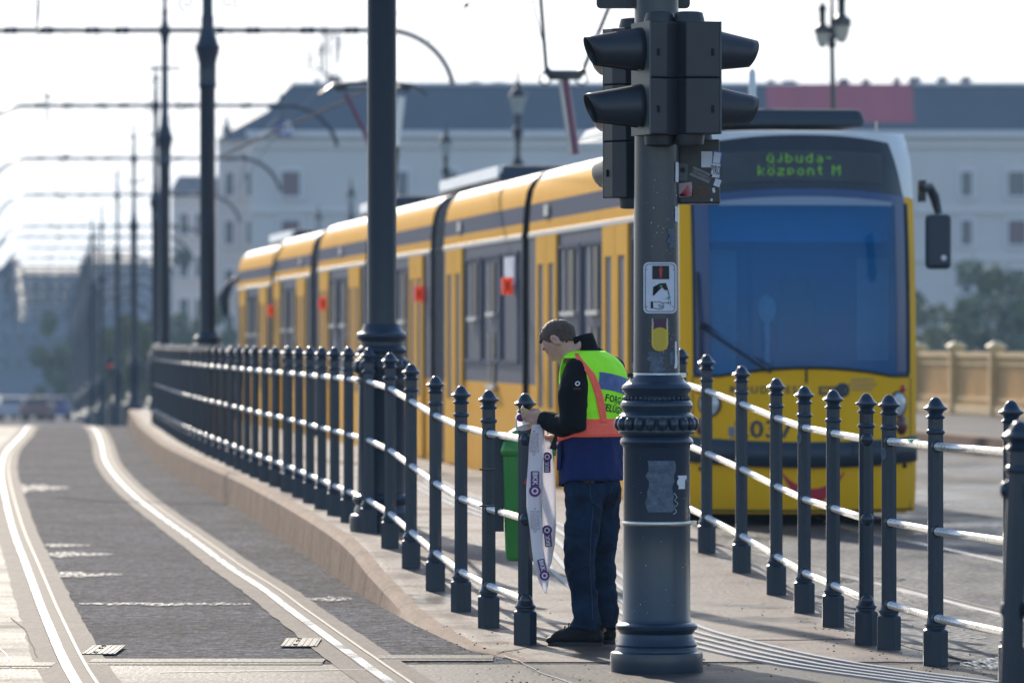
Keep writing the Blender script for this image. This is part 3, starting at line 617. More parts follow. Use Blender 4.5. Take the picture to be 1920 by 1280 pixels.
# crossing instruction sign on the pole
def rrect(w_, h_, r, n=5):
    o = []
    for cx_, cy, s0 in ((w_/2-r, h_/2-r, 0), (-w_/2+r, h_/2-r, 90), (-w_/2+r, -h_/2+r, 180), (w_/2-r, -h_/2+r, 270)):
        for i in range(n+1): a = radians(s0+90*i/n); o.append((cx_+r*cos(a), cy+r*sin(a)))
    return o
def plate(name, w_, h_, r, th, m, parent, loc, rot=(0, 0, 0)):
    return MB().prism(rrect(w_, h_, r), -th/2, th/2).build(name, m, parent, loc, rot)
sgn = empty('crossing_sign', (PX+.014, PD-.117, (640-540)*k_)); tag(sgn, 'small white push-button instruction sign with a red figure and pointing hand on the pole', 'sign')
plate('sign_panel', .162, .248, .024, .003, M['signwhite'], sgn, (0, 0, 0), (0, 0, .06))
fr = rrect(.146, .232, .019); fi = rrect(.141, .227, .017); n = len(fr); q = MB()
q.add([(x, -.004, z) for x, z in fr]+[(x, -.004, z) for x, z in fi], [(i, (i+1) % n, n+(i+1) % n, n+i) for i in range(n)]); q.build('border_line', M['ink'], sgn, rot=(0, 0, .06))
q = MB(); q.add([(-.038, -.004, .042), (.044, -.004, .042), (.044, -.004, .107), (-.038, -.004, .107)], [(0, 1, 2, 3)]); q.build('dark_field', M['ink'], sgn, rot=(0, 0, .06))
q = MB(); q.prism([(-.002, .048), (.008, .048), (.010, .072), (.012, .090), (.006, .096), (0, .096), (-.007, .090), (-.004, .072)], -.0062, -.005); q.sphere((.003, -.0055, .1), (.005, .001, .005)); q.build('red_figure', M['pink'], sgn, rot=(0, 0, .06))
q = MB(); q.prism([(-.036, -.038), (-.031, -.038), (-.030, .002), (-.014, .006), (0, .022), (.028, .024), (.036, .0), (.042, -.02), (.046, -.038), (.042, -.038), (.036, -.012), (.022, -.010), (.01, .004), (-.01, -.004), (-.034, .004)], -.0048, -.004); q.build('torn_field', M['ink'], sgn, rot=(0, 0, .06))
q = MB(); q.prism([(-.004, .002), (.002, .014), (.012, .012), (.012, .004)], -.006, -.005); q.build('green_figure', M['bin'], sgn, rot=(0, 0, .06))
q = MB(); q.prism([(.03, -.052), (.045, -.058), (.052, -.044), (.042, -.038)], -.006, -.005); q.build('teal_scrap', mat('teal', (.05, .35, .3), .6), sgn, rot=(0, 0, .06))
q = MB(); q.prism([(-.046, -.100), (-.034, -.100), (-.034, -.066), (-.046, -.066)], -.0048, -.004)
for L in ([(-.030, -.066), (-.018, -.070), (-.004, -.066), (.012, -.074), (.034, -.072), (.046, -.072)], [(-.030, -.096), (-.018, -.102), (.004, -.104), (.016, -.096), (.018, -.084), (.010, -.078)], [(-.010, -.080), (.006, -.088), (.014, -.086)], [(-.008, -.090), (.006, -.096), (.014, -.092)], [(.040, -.066), (.040, -.080)], [(.050, -.062), (.050, -.084)]):
    q.tube([(x, -.0045, z) for x, z in L], .0013, 4)
q.build('pointing_hand', M['ink'], sgn, rot=(0, 0, .06))
for sx in (-1, 1):
    for sz in (-1, 1): MB().sphere((sx*.066, -.004, sz*.09), (.005, .003, .005), 8, 5).build('screw', M['band'], sgn, rot=(0, 0, .06))
btn = empty('push_button', (PX+.013, PD-.115, (640-628)*k_)); tag(btn, 'yellow pedestrian push button with purple top, fixed to the pole under the small sign', 'push button')
plate('housing', .080, .155, .036, .03, M['btn_y'], btn, (0, 0, 0)); 
q = MB(); q.prism([(-.03, .025), (-.02, .034), (0, .038), (.02, .034), (.03, .025), (.03, .078), (-.03, .078)], -.019, -.012); q.build('top_cover', M['btn_p'], btn)
plate('touch_pad', .054, .105, .026, .008, mat('pad_yellow', (.62, .43, .03), .45), btn, (0, -.017, -.020))
for sx in (-1, 1): MB().box((sx*.036, -.012, .055), (.006, .012, .05)).build('side_rib', M['trim'], btn)
# traffic signal heads
def visor(q, c, R, L0=.285, r=.112):
    # tapering tunnel hood along local -X, open underneath near the lens, front cut slanting
    def fn(u, v):
        a = radians(-62)+u*radians(304); top = max(0, min(1, (sin(a)+.9)/1.9))
        L = L0*(.80+.20*top); rr_ = r*(1-.36*v); droop = -.012*v
        return R @ Vector((-L*v, rr_*.92*cos(a), rr_*sin(a)+droop))+Vector(c)
    q.grid(fn, 30, 8, 0, True)
def signal(label, x, y0, y1, n, yaw, dy, w_=.28, front=True, vis=True, dep=.14, cap=True):
    h = (y1-y0)*k_; root = empty('traffic_signal', (wx(x, 26.0), PD+dy, (640-y1)*k_), yaw); tag(root, label, 'traffic signal', 'traffic signals on the pole')
    q = MB(); sh = h/n
    poly = [(-.02, -w_/2), (-.02, w_/2), (dep*.45, w_/2*.92), (dep, w_/2*.62), (dep, -w_/2*.62), (dep*.45, -w_/2*.92)]
    for i in range(n):
        z0, z1 = i*sh+.002, (i+1)*sh-.002
        q.add([(a, b, z0) for a, b in poly]+[(a, b, z1) for a, b in poly], [list(range(6))[::-1], list(range(6, 12))]+[(j, (j+1) % 6, 6+(j+1) % 6, 6+j) for j in range(6)])
    q.build('housing', M['signal'], root, bevel=.006)
    q = MB(); I = Matrix.Identity(3)
    if cap: q.lathe([(.075, h), (.075, h+.01), (.066, h+.045), (.05, h+.05)], 20, (dep*.5, 0, 0)); q.build('mounting_cap', M['signal'], root); MB().lathe([(.055, -.05), (.07, -.045), (.075, -.005), (.075, 0)], 20, (dep*.5, 0, 0)).build('mounting_cap', M['signal'], root)
    q = MB(); q.box((-.024, 0, h/2), (.008, w_, h*.995)); q.build('front_plate', M['signal_edge'], root)
    for i in range(n):
        cz = (i+.5)*sh
        q = MB()
        def lf(u, v, cz=cz): a = 2*pi*u; r = .098*v; return Vector((-.030-.03*(1-v*v), r*cos(a), cz+r*sin(a)))
        q.grid(lf, 20, 5, 0, True, wrap=True); q.build('lens', M['lens'], root)
        if vis:
            q = MB(); visor(q, (-.026, 0, cz), I, r=.112); o = q.build('visor', M['signal'], root); s_ = o.modifiers.new('solid', 'SOLIDIFY'); s_.thickness = .004
    for i in range(n):
        for s_ in (-1, 1): MB().box((.02, s_*(w_/2-.004), (i+.5)*sh-.015), (.012, .012, .035)).build('hinge', M['jointdark'], root)
    
    return root
sigA = signal('two-lens traffic signal on the pole with its hoods pointing left', 1209, 46, 257, 2, radians(17), -.19)
sigB = signal('two-lens traffic signal on the pole with its hoods pointing right', 1313, 46, 256, 2, radians(180+30), -.15)
sigC = signal('tall three-lens traffic signal on the far left side of the pole, facing away', 1180, 48, 370, 3, radians(-66), .30, w_=.25)
sd = empty('pedestrian_signal', (wx(1311, 26.1), PD+.12, (640-382)*k_)); tag(sd, 'black pedestrian signal box covered with stickers, right of the pole', 'pedestrian signal')
q = MB(); q.box((0, .06, .16), (.205, .20, .315), top=.97); q.build('housing', M['signal'], sd, bevel=.008)
MB().lathe([(.07, .315), (.068, .33), (.055, .385)], 20, (.0, .05, 0)).build('mounting_cap', M['signal'], sd)
def stick(name, x, y, w_, h_, m, ang=0, dz=0):
    return plate(name, w_*k_, h_*k_, .002, .002, m, sd, ((x-1311)*k_, -.0435-dz, (382-y)*k_), (0, radians(ang), 0))
stick('white_sticker', 1325, 298, 21, 30, M['signwhite']); stick('blue_sticker', 1344, 295, 17, 25, mat('sticker_blue', (.06, .18, .5), .5), 8); stick('white_label', 1344, 295, 13, 20, M['signwhite'], 8, .002)
s1 = stick('white_label', 1341, 319, 17, 26, M['signwhite'], 6, .0015); text_part('lettering', 'PYRO', 22*k_, M['ink'], sd, ((1341-1311)*k_, -.048, (382-319)*k_), (pi/2, radians(6), 0), bold=.0004).scale = (.32, 1.1, 1)
stick('grey_label', 1314, 327, 40, 18, mat('sticker_grey', (.22, .22, .22), .6), 24, .0015); text_part('lettering', 'BUZZTOK', 11*k_, M['ink'], sd, ((1314-1311)*k_, -.048, (382-327)*k_), (pi/2, radians(24), 0)).scale = (.8, 1.2, 1)
stick('dark_label', 1280, 322, 18, 32, mat('sticker_dark', (.12, .13, .14), .6), 4); MB().sphere(((1280-1311)*k_, -.046, (382-318)*k_), (.013, .002, .013)).build('label_picture', M['ink'], sd)
stick('striped_label', 1284, 355, 28, 26, mat('sticker_pink', (.5, .35, .36), .6), -6)
q = MB()
for i in range(5): q.prism([(-.03, -.03), (-.026+.012*i*.6, -.032), (.02+i*.004, .02-.012*i), (.016+i*.004, .024-.012*i)], -.0468, -.0462)
q.build('label_stripes', M['pink'], sd, ((1284-1311)*k_, 0, (382-355)*k_))
stick('brown_label', 1313, 359, 32, 24, mat('sticker_brown', (.11, .07, .045), .8, var=.4, vscale=90), 4); stick('torn_scrap', 1345, 342, 12, 14, M['signwhite'], 20); stick('torn_scrap', 1338, 356, 5, 9, M['signwhite'], -10); stick('torn_scrap', 1334, 374, 4, 5, M['signwhite'], 10)
MB().box(((1240-1311)*k_, .02, .16), (.09, .05, .05)).build('bracket', M['signal'], sd)
for o_, (xa, xb) in ((1, (1119, 1192)), (1, (1270, 1294))): pass
tb = empty('sign_board', (PX, PD+.10, (640-14)*k_)); tag(tb, 'dark rounded sign board high on the pole, cut off by the top photo edge', 'sign board')
plate('panel', 176*k_, .34, .022, .02, M['signal'], tb, ((1207-1231)*k_, 0, .17)); MB().box((0, -.05, .17), (.05, .1, .05)).build('bracket', M['signal'], tb)

# ------------------------------------------------------------------ TRAM
TH = math.atan(.123); TZ = -1.70
tram = empty('tram', (tram_x(48.5), 48.5, TZ), TH)
tag(tram, 'long yellow articulated tram with grey window band and blue windscreen', 'tram')
W_ = 2.40
SEC = [(0, .13, 0), (0, 1.22, 0), (0, 2.845, 2), (-.012, 2.85, 3), (-.012, 2.90, 0), (.0, 2.905, 0), (.005, 3.02, 4), (.02, 3.22, 0), (.05, 3.38, 0), (.10, 3.48, 1), (.20, 3.58, 1), (.36, 3.63, 1), (.62, 3.655, 1), (1.2, 3.665, 1)]
# material index i applies to the face that ENDS at point i
SM = [0, 0, 2, 3, 3, 3, 0, 4, 0, 0, 1, 1, 1, 1]
def body_section(v0, v1, zoff, pit, lead=False):
    root_mb = MB(); half = [(u, z) for u, z, _ in SEC]; prof = half+[(W_-u, z) for u, z in half[::-1]][1:]
    ms = SM[1:]+SM[1:][::-1]; n = len(prof); vv = [v0, (v0+v1)/2, v1]
    if lead: vv = [v0, v0+.5, v0+1.1, (v0+v1)/2, v1]
    for j, v in enumerate(vv):
        ins = (0.0 if not lead else (.09 if j == 0 else (.03 if j == 1 else 0)))
        for u, z in prof:
            uu = u+ins*(1-2*u/W_); root_mb.v.append((uu, v, z))
    for j in range(len(vv)-1):
        for i in range(n-1):
            root_mb.f.append((j*n+i, j*n+i+1, (j+1)*n+i+1, (j+1)*n+i)); root_mb.m.append(ms[i]); root_mb.sm.append(7 <= i <= n-9)
    for j in ((len(vv)-1,) if lead else (0, len(vv)-1)): bb = len(root_mb.v); root_mb.v += root_mb.v[j*n:(j+1)*n]; root_mb.f.append([bb+i for i in range(n)]); root_mb.m.append(5); root_mb.sm.append(False)
    root_mb.f.append([0*n, (len(vv)-1)*n, (len(vv)-1)*n+n-1, n-1]); root_mb.m.append(5); root_mb.sm.append(False)
    o = root_mb.build('body_section', [M['yellow_sunlit'], M['white'], M['winglass'], M['trim'], M['bandgrey'], M['black']], tram, (0, 0, zoff), (pit, 0, 0))
    return o
def door(par, va, vb):
    q = MB(); u = -.022; mid = (va+vb)/2
    for a, b in ((va, mid-.015), (mid+.015, vb)):
        wl = b-a; st = wl*.24
        q.box((u, (a+b)/2, 2.69), (.03, wl, .30)); q.box((u, (a+b)/2, .58), (.03, wl, .80))
        q.box((u, a+st/2, 1.76), (.03, st, 1.56)); q.box((u, b-st/2, 1.76), (.03, st, 1.56))
    o = q.build('door', M['yellow_door'], par)
    q = MB()
    for a, b in ((va, mid-.015), (mid+.015, vb)): st = (b-a)*.24; q.box((u+.006, (a+b)/2, 1.76), (.014, b-a-2*st, 1.56))
    q.build('door_glass', M['winglass'], o); return o
def win(par, va, vb, lower=False, openv=None, paper=False):
    q = MB(); u = -.018; z0, z1 = (1.45, 2.72)
    for c, s_ in (((va+.025, (z0+z1)/2), (.05, z1-z0)), ((vb-.025, (z0+z1)/2), (.05, z1-z0)), (((va+vb)/2, z1-.02), (vb-va-.1, .04)), (((va+vb)/2, z0+.02), (vb-va-.1, .04))): q.box((u, c[0], c[1]), (.02, s_[0], s_[1]))
    o = q.build('window', M['bandgrey'], par)
    if openv:
        for (a, b), (c, d_) in openv:
            MB().box((-.008, (a+b)/2, (c+d_)/2), (.02, (b-a)*.38, d_-c)).build('open_gap', M['black'], o)
            MB().box((-.035, (a+b)/2, c-.03), (.06, (b-a), .05)).build('sill', M['trim'], o)
            MB().box((-.02, b-.03, (c+d_)/2), (.02, .05, d_-c)).build('opening_frame', M['trim'], o)
    if paper: MB().box((-.016, (va+vb)/2, 2.5), (.015, (vb-va)*.6, .33)).build('paper_notice', M['signwhite'], o)
    return o
mods = [(1.15, 10.85, 0, 0), (11.45, 19.5, 0, 0), (21.1, 29.4, 0, 0), (30.0, 38.1, -.01, radians(-.18)), (39.6, 47.4, 0, 0), (48.0, 56.6, 0, 0)]
zo = [0, 0, -.005, -.03, -.08, -.15]
bodies = []
for i, (a, b, _, _) in enumerate(mods):
    o = body_section(a, b, zo[i], 0, lead=(i == 0)); bodies.append(o)
B1, B2, B3, B4, B5, B6 = bodies
door(B1, 3.0, 4.75); door(B1, 8.3, 10.0)
win(B1, 1.6, 2.8); win(B1, 4.85, 6.4, openv=[((4.95, 5.8), (2.02, 2.66)), ((4.95, 5.8), (1.30, 1.85))]); win(B1, 6.5, 8.2, openv=[((6.7, 7.8), (2.02, 2.66))])
door(B2, 17.2, 19.0); win(B2, 11.7, 13.3, paper=True); win(B2, 13.4, 15.2, openv=[((13.7, 14.5), (2.05, 2.62)), ((13.7, 14.5), (1.2, 1.8))]); win(B2, 15.3, 17.0, openv=[((15.5, 16.4), (2.0, 2.64))])
for B, s0 in ((B3, 21.1), (B4, 30.0), (B5, 39.6), (B6, 48.0)):
    door(B, s0+.7 if B in (B3, B5) else s0+.6, s0+2.4); door(B, s0+5.9, s0+7.5)
    win(B, s0+2.6, s0+4.2, openv=[((s0+2.8, s0+3.7), (2.0, 2.62)), ((s0+2.8, s0+3.7), (1.25, 1.8))]); win(B, s0+4.3, s0+5.8, openv=[((s0+4.5, s0+5.4), (2.0, 2.62))])
for B, v in ((B2, 12.2), (B3, 21.8), (B4, 36.4), (B5, 47.0)):
    q = MB(); q.box((-.045, v, 2.33), (.05, .05, .20)); q.box((-.115, v, 2.33), (.05, .05, .20)); q.box((-.08, v+.04, 2.33), (.12, .04, .17)); q.build('marker_lamp', M['orange_lamp'], B)
    MB().box((-.08, v-.02, 2.33), (.018, .05, .10)).build('lamp_divider', M['ink'], B)
# side lettering patches
for B, v in ((B1, 9.3), (B1, 3.4), (B2, 17.7), (B4, 34), (B5, 41.5)): MB().box((-.008, v, 3.12), (.02, .35, .12)).build('side_number', M['trim'], B)
for i, (a, b, zz) in enumerate(((10.85, 11.45, 0), (19.5, 21.1, 0), (29.4, 30.0, -.02), (38.1, 39.6, -.055), (47.4, 48.0, -.12))):
    q = MB(); nf = 3 if b-a < 1 else 9; prof = [(u+.05, z) for u, z, _ in SEC if z > .2]; prof = [(.05, .3)]+prof; prof = prof+[(W_-u, z) for u, z in prof[::-1]][1:]
    N = nf*2+1; n = len(prof)
    for j in range(N):
        e = .05 if j % 2 else 0.0
        for u, z in prof: q.v.append((u+e*(1 if u < 1.2 else -1), a+(b-a)*j/(N-1), z-e*(1 if z > 3.3 else 0)))
    for j in range(N-1):
        for k in range(n-1): q.f.append((j*n+k, j*n+k+1, (j+1)*n+k+1, (j+1)*n+k)); q.m.append(0 if (b-a) > 1 and j > 3 else 1); q.sm.append(False)
    q.build('bellows', [M['bellow'], M['black']], tram, (0, 0, zz))
# roof equipment
for a, b, z0, zz in ((16.4, 23.2, 3.66, 0), (29.4, 34.6, 3.64, 0), (47.4, 52.8, 3.52, 0)):
    q = MB(); q.box((1.2, (a+b)/2, z0+.09), (1.75, b-a, .20), top=.93); o = q.build('roof_unit', M['bumper'], tram, bevel=.05)
    q = MB(); q.box((.36, (a+b)/2, z0+.11), (.06, b-a-.3, .14)); q.build('roof_unit_panel', M['white'], o)
def rail_v(u, z): return 0
# --- cab front
def front_v(u, z):
    t = (u-1.2)/1.03; e = min(1.35, abs(t)); v = .42*e**3.2
    if z > 1.4: v += .30*((z-1.4)/2.2)**2.2
    if z < .6: v += .10*((.6-z)/.5)**2
    return v
def front_pt(x, y, off=0):      # photo pixel on the tram nose -> local (u, v, z)
    u = 1.2; z = 1.5; v = 0
    for _ in range(8):
        d = 48.5+cos(TH)*v+sin(TH)*u; X = wx(x, d)-tram.location.x; u = (X+sin(TH)*v)/cos(TH); z = wz(y, d)-TZ; v = front_v(u, z)-off
    return Vector((u, v, z))
def zone(u, z):
    if z > 3.50-.10*abs((u-1.2)/1.0)**2.2 : return 1
    if z > 3.035+.0*(u)-.06*((u-1.2)/1.0)**2: return 'disp'
    if z > 1.385+.075*max(0, 1-((u-1.2)/.80)**2): return 'glass'
    return 0
ulo, uhi = .10, 2.30
def fpt(u, z):
    sh = max(0, (z-3.2)/.4); u2 = 1.2+(u-1.2)*(1-.05*sh**2); return Vector((u2, front_v(u, z), z))
zb_ = lambda u: 1.385+.075*max(0, 1-((u-1.2)/.80)**2)
zt_ = lambda u: 3.10-.065*((u-1.2)/1.0)**2
zr_ = lambda u: 3.595-.09*abs((u-1.2)/1.0)**2.2
uL = lambda z: .205+max(0, z-2.95)*.20; uR = lambda z: 2.195-max(0, z-2.95)*.22
cab = MB(); disp = MB(); gl = MB()
def patch(mb, ua, ub, za, zb2, nu, nv, m):
    def fn(a, b):
        zm = za(1.2)+(zb2(1.2)-za(1.2))*b; u0, u1 = ua(zm), ub(zm); u = u0+(u1-u0)*a; z = za(u)+(zb2(u)-za(u))*b; u = ua(z)+(ub(z)-ua(z))*a; return fpt(u, z)
    mb.grid(fn, nu, nv, m, True)
lo_ = lambda z: ulo; hi_ = lambda z: uhi
patch(cab, lo_, hi_, lambda u: .13, zb_, 57, 24, 0)
for za, zb2, m in ((zb_, zt_, 0), (zt_, zr_, 1)):
    patch(cab, lo_, uL, za, zb2, 6, 24, m); patch(cab, uR, hi_, za, zb2, 6, 24, m)
patch(gl, uL, uR, zb_, zt_, 48, 30, 0); patch(disp, uL, uR, zt_, zr_, 48, 12, 0)
patch(cab, lo_, hi_, zr_, lambda u: 3.625, 57, 6, 1)
prof = [(u, z) for u, z, _ in SEC]; side = MB(); tabu = [(z_, u_) for u_, z_ in prof]
NU = 56; zl = [.13+(3.625-.13)*j/84 for j in range(85)]
def fp(i, j): return fpt(ulo+(uhi-ulo)*i/NU, zl[j])
for sg in (0, 1):
    def sideu(z): uu = interp(z, tabu); return .09+uu*.93 if sg == 0 else W_-.09-uu*.93
    for j in range(84):
        a = fp(0 if sg == 0 else NU, j); b = fp(0 if sg == 0 else NU, j+1); c = Vector((sideu(b.z), 1.15, b.z)); d_ = Vector((sideu(a.z), 1.15, a.z))
        mid = lambda p, q_: (p+q_)/2+Vector(((-.045 if sg == 0 else .045), 0, 0)); m = 1 if a.z > 3.30 else 0
        side.add([a, mid(a, d_), mid(b, c), b], [(0, 1, 2, 3)], m, True); side.add([mid(a, d_), d_, c, mid(b, c)], [(0, 1, 2, 3)], m, True)
def rf(u_, v_):
    i = int(round(u_*NU)); p = fp(i, 84); t = v_
    uu = p.x; k = abs(uu-1.2)/1.1; back = Vector((1.2+(uu-1.2)*1.02, 1.15, 3.665-.10*k**3.0)); q_ = p.lerp(back, t); q_.z += .008*sin(pi*t)*(1-k**4)
    return q_
side.grid(rf, NU+1, 7, 1, True)
b0 = len(cab.v); cab.v += side.v; cab.f += [[i+b0 for i in f] for f in side.f]; cab.m += side.m; cab.sm += side.sm
def weld(o):
    bm = bmesh.new(); bm.from_mesh(o.data); bmesh.ops.remove_doubles(bm, verts=bm.verts, dist=.0015); bmesh.ops.recalc_face_normals(bm, faces=bm.faces); bm.to_mesh(o.data); bm.free(); return o
cabo = weld(cab.build('cab_shell', [M['yellow'], M['white']], tram))
ws = gl.build('windscreen', M['windscreen'], tram); dp = disp.build('destination_display', M['dispglass'], tram)
# frame of the windscreen (thin black and blue borders)
def front_line(name, pts, r, m, par=tram, off=.01): q = MB(); q.tube([front_pt(x, y, off) for x, y in pts], r, 6); return q.build(name, m, par)
def UZ(u, z, off=.01): return Vector((u, front_v(u, z)-off, z))
q = MB()
q.tube([UZ(.2+2.0*i/30, zb_(.2+2.0*i/30)) for i in range(31)], .014, 6)
q.tube([UZ(2.2, 1.40+i*.157) for i in range(11)], .018, 6); q.tube([UZ(.2, 1.40+i*.157) for i in range(11)], .012, 6); q.build('windscreen_seal', M['black'], tram)
q = MB()
for u0 in (.275, 2.125):
    q.grid(lambda a, b: UZ(u0-.06+.12*a, 1.42+1.55*b, .006), 4, 14)
q.grid(lambda a, b: UZ(.22+1.96*a, zt_(.22+1.96*a)-.10+.095*b, .007), 24, 3)
q.build('windscreen_border', M['blueframe'], tram)
q = MB(); q.grid(lambda a, b: UZ(.42+1.62*a, 2.945+(zt_(.42+1.62*a)-.075-2.945)*b, .008), 30, 3); q.build('windscreen_reflection', mat('pale_blue_reflection', (.25, .32, .42), .5), tram)  # pale band painted on as a reflection across the top of the glass
q = MB(); q.grid(lambda a, b: UZ(.45+1.5*a, 3.13-.04*((.45+1.5*a-1.2))**2+.04+.28*b, .006), 24, 4); q.build('display_panel', mat('display_face', (.035, .045, .05), .35, var=.3, vscale=3), tram)
# inside of the cab seen through the glass
cabin = empty('cab_interior', (0, 0, 0), 0, tram)
MB().box((1.2, 1.12, 1.9), (2.1, .03, 2.6)).build('rear_wall', M['cab'], cabin)
MB().box((1.2, .72, 2.83), (1.75, .02, .42)).build('sun_blind', M['blind'], cabin)
MB().box((1.2, .75, 1.2), (2.0, .6, .35)).build('dashboard', M['cab'], cabin)
q = MB(); q.box((1.25, .98, 1.8), (.46, .12, .65), top=.85); q.box((1.25, .98, 2.2), (.28, .10, .2)); q.build('driver_seat', mat('seat_blue', (.02, .05, .11), .8), cabin, bevel=.04)
MB().box((2.0, 1.08, 2.0), (.30, .02, .95)).build('side_partition', M['cabgrey'], cabin); MB().box((.55, 1.08, 1.9), (.32, .02, 1.3)).build('side_partition', M['cabgrey'], cabin)
q = MB(); q.tube([(.95, .80, 1.38), (.95, .80, 1.9)], .03, 8); q.sphere((.95, .80, 2.0), (.09, .03, .13)); q.build('microphone', M['cabgrey'], cabin)
# wiper, seams, lamps, letters
q = MB(); q.tube([front_pt(1313, 612, .05), front_pt(1378, 655, .06), front_pt(1446, 698, .05)], .012, 6); q.tube([front_pt(1318, 606, .05), front_pt(1455, 693, .05)], .008, 6); q.tube([front_pt(1306, 510, .035), front_pt(1311, 600, .045), front_pt(1314, 690, .035)], .011, 6); q.sphere(front_pt(1315, 610, .05), .03, 8, 6); q.build('wiper', M['black'], tram)
front_line('seam', [(1512, 691), (1512, 718)], .010, M['black']); front_line('seam', [(1707, 708), (1707, 820)], .005, M['bumper'], off=.003); front_line('seam', [(1707, 862), (1706, 950)], .005, M['bumper'], off=.003); front_line('seam', [(1304, 860), (1315, 950)], .005, M['bumper'], off=.003); front_line('seam', [(1299, 705), (1299, 822)], .005, M['bumper'], off=.003)
q = MB()
def bz(u, b): return .60+.235*b-.05*(1-((u-1.2)/1.1)**2)
q.grid(lambda a, b: UZ(ulo+(uhi-ulo)*a, bz(ulo+(uhi-ulo)*a, b), .055), 30, 2, 0); q.grid(lambda a, b: UZ(ulo+(uhi-ulo)*a, bz(ulo+(uhi-ulo)*a, 1), .055*(1-b)), 30, 2); q.grid(lambda a, b: UZ(ulo+(uhi-ulo)*a, bz(ulo+(uhi-ulo)*a, 0), .055*(1-b)), 30, 2)
for sg in (0, 1):
    uu = ulo if sg == 0 else uhi; q.grid(lambda a, b: (UZ(uu, bz(uu, b), .055)).lerp(Vector(((.02 if sg == 0 else W_-.02), 1.3, bz(uu, b))), a), 6, 2)
weld(q.build('bumper', M['bumper'], tram))
front_line('bumper_joint', [(1443, 838), (1443, 868)], .006, M['black'], off=.057); front_line('bumper_joint', [(1600, 830), (1600, 862)], .006, M['black'], off=.057)
q = MB(); q.grid(lambda a, b: UZ(ulo+.02+(uhi-ulo-.04)*a, .145+.02*b, .012), 24, 2); q.build('lower_lip', M['black'], tram)
def disc(name, x, y, r, m, th=.03, par=None, rim=None):
    c = front_pt(x, y, .0); nn = Vector((c.x-1.2, 0, 0)); e = (front_pt(x+3, y)-front_pt(x-3, y)).normalized(); nrm = e.cross(Vector((0, 0, 1))).normalized(); R_ = nrm.to_track_quat('Z', 'Y').to_matrix()
    q = MB(); pr = [(r*1.0, -.03), (r, th*.3), (r*.8, th*.75), (r*.45, th*.95), (.001, th)]
    q.lathe(pr, 24, c, R=R_); o = q.build(name, m, par or tram)
    if rim: MB().lathe([(r*1.18, -.03), (r*1.18, th*.3), (r*1.02, th*.45), (r*1.0, -.03)], 24, c, R=R_, cap=False).build('lamp_rim', rim, o)
    return o
disc('headlight', 1331, 757, .105, M['lampglass'], rim=M['ink']); disc('headlight', 1684, 757, .105, M['lampglass'], rim=M['ink'])
disc('marker_light', 1312, 731, .034, M['red']); disc('marker_light', 1692, 728, .034, M['red']); disc('tail_light', 1320, 800, .075, M['darkred'], rim=M['darkred']); disc('tail_light', 1690, 797, .075, M['darkred'], rim=M['darkred'])
disc('towing_cap', 1695, 872, .026, M['ink']); disc('towing_cap', 1315, 878, .024, M['ink'])
def front_text(txt, x, y, hpx, m, name='lettering', sx=1, **k):
    c = front_pt(x, y, .012); me = text_mesh(txt, hpx*48.6/FPX*1.38, **k); me.materials.clear(); me.materials.append(m)
    # bend onto the nose
    for v in me.vertices:
        u = c.x+v.co.x*sx; z = c.z+v.co.y; v.co = Vector((u, front_v(u, z)-.012, z))
    o = bpy.data.objects.new(name, me); COL.objects.link(o); o.parent = tram; return o
front_text('2037', 1433, 806, 33, M['inknavy'], 'fleet_number', bold=.004, spacing=1.05, sx=1.15)
front_text('R BUDAPEST', 1440, 731, 14, M['inknavy'], spacing=1.35, bold=.001)
front_text('BUDAPESTI\nKÖZLEKEDÉSI\nKÖZPONT', 1618, 721, 6.5, M['greytext'])
q = MB(); q.grid(lambda a, b: front_pt(1536+48*a, 740-16*b, .010), 8, 3); q.build('operator_logo', M['inknavy'], tram)
front_text('BKK', 1552, 732, 10, M['yellow'], 'logo_lettering', bold=.001).data.transform(Matrix.Translation((0, -.004, 0)))
c = front_pt(1580, 731, .012); q = MB()
def ringf(r0, r1): q.grid(lambda a, b: (lambda u, z: Vector((u, front_v(u, z)-.014, z)))(c.x+(r0+(r1-r0)*b)*cos(2*pi*a), c.z+(r0+(r1-r0)*b)*sin(2*pi*a)), 24, 2, wrap=True)
ringf(.030, .066); q.build('logo_ring', M['inknavy'], tram)
q = MB(); q.add([front_pt(x, y, .010) for x, y in ((1366, 800), (1378, 800), (1378, 814), (1372, 822), (1366, 814))], [(0, 1, 2, 3, 4)]); q.build('coat_of_arms', M['greytext'], tram)
def smile(a, b):
    x = 1464+120*a; yc = 884+46*(1-((a-.5)/.5)**2); th = 26*(1-abs(2*a-1)**1.8)*.5+1.5; return front_pt(x, yc-th*(b-.5)*2, .006)
q = MB(); q.grid(smile, 22, 3); q.build('red_smile_sticker', M['pink'], tram)
# dot matrix destination
FONT5 = {'u': ['', '', '1001', '1001', '1001', '1001', '0111'], 'U': ['0010', '0100', '1001', '1001', '1001', '1001', '0111'], 'j': ['001', '000', '001', '001', '001', '101', '010'], 'b': ['1000', '1000', '1110', '1001', '1001', '1001', '1110'], 'd': ['0001', '0001', '0111', '1001', '1001', '1001', '0111'], 'a': ['', '', '0110', '0001', '0111', '1001', '0111'], '-': ['', '', '', '111', '', '', ''],
 'k': ['1000', '1000', '1001', '1010', '1100', '1010', '1001'], 'O': ['1001', '0000', '0110', '1001', '1001', '1001', '0110'], 'z': ['', '', '1111', '0001', '0110', '1000', '1111'], 'p': ['', '', '1110', '1001', '1001', '1110', '1000'], 'o': ['', '', '0110', '1001', '1001', '1001', '0110'], 'n': ['', '', '1110', '1001', '1001', '1001', '1001'], 't': ['010', '010', '111', '010', '010', '010', '001'], 'M': ['10001', '11011', '10101', '10101', '10001', '10001', '10001'], ' ': ['00']*7}
q = MB()
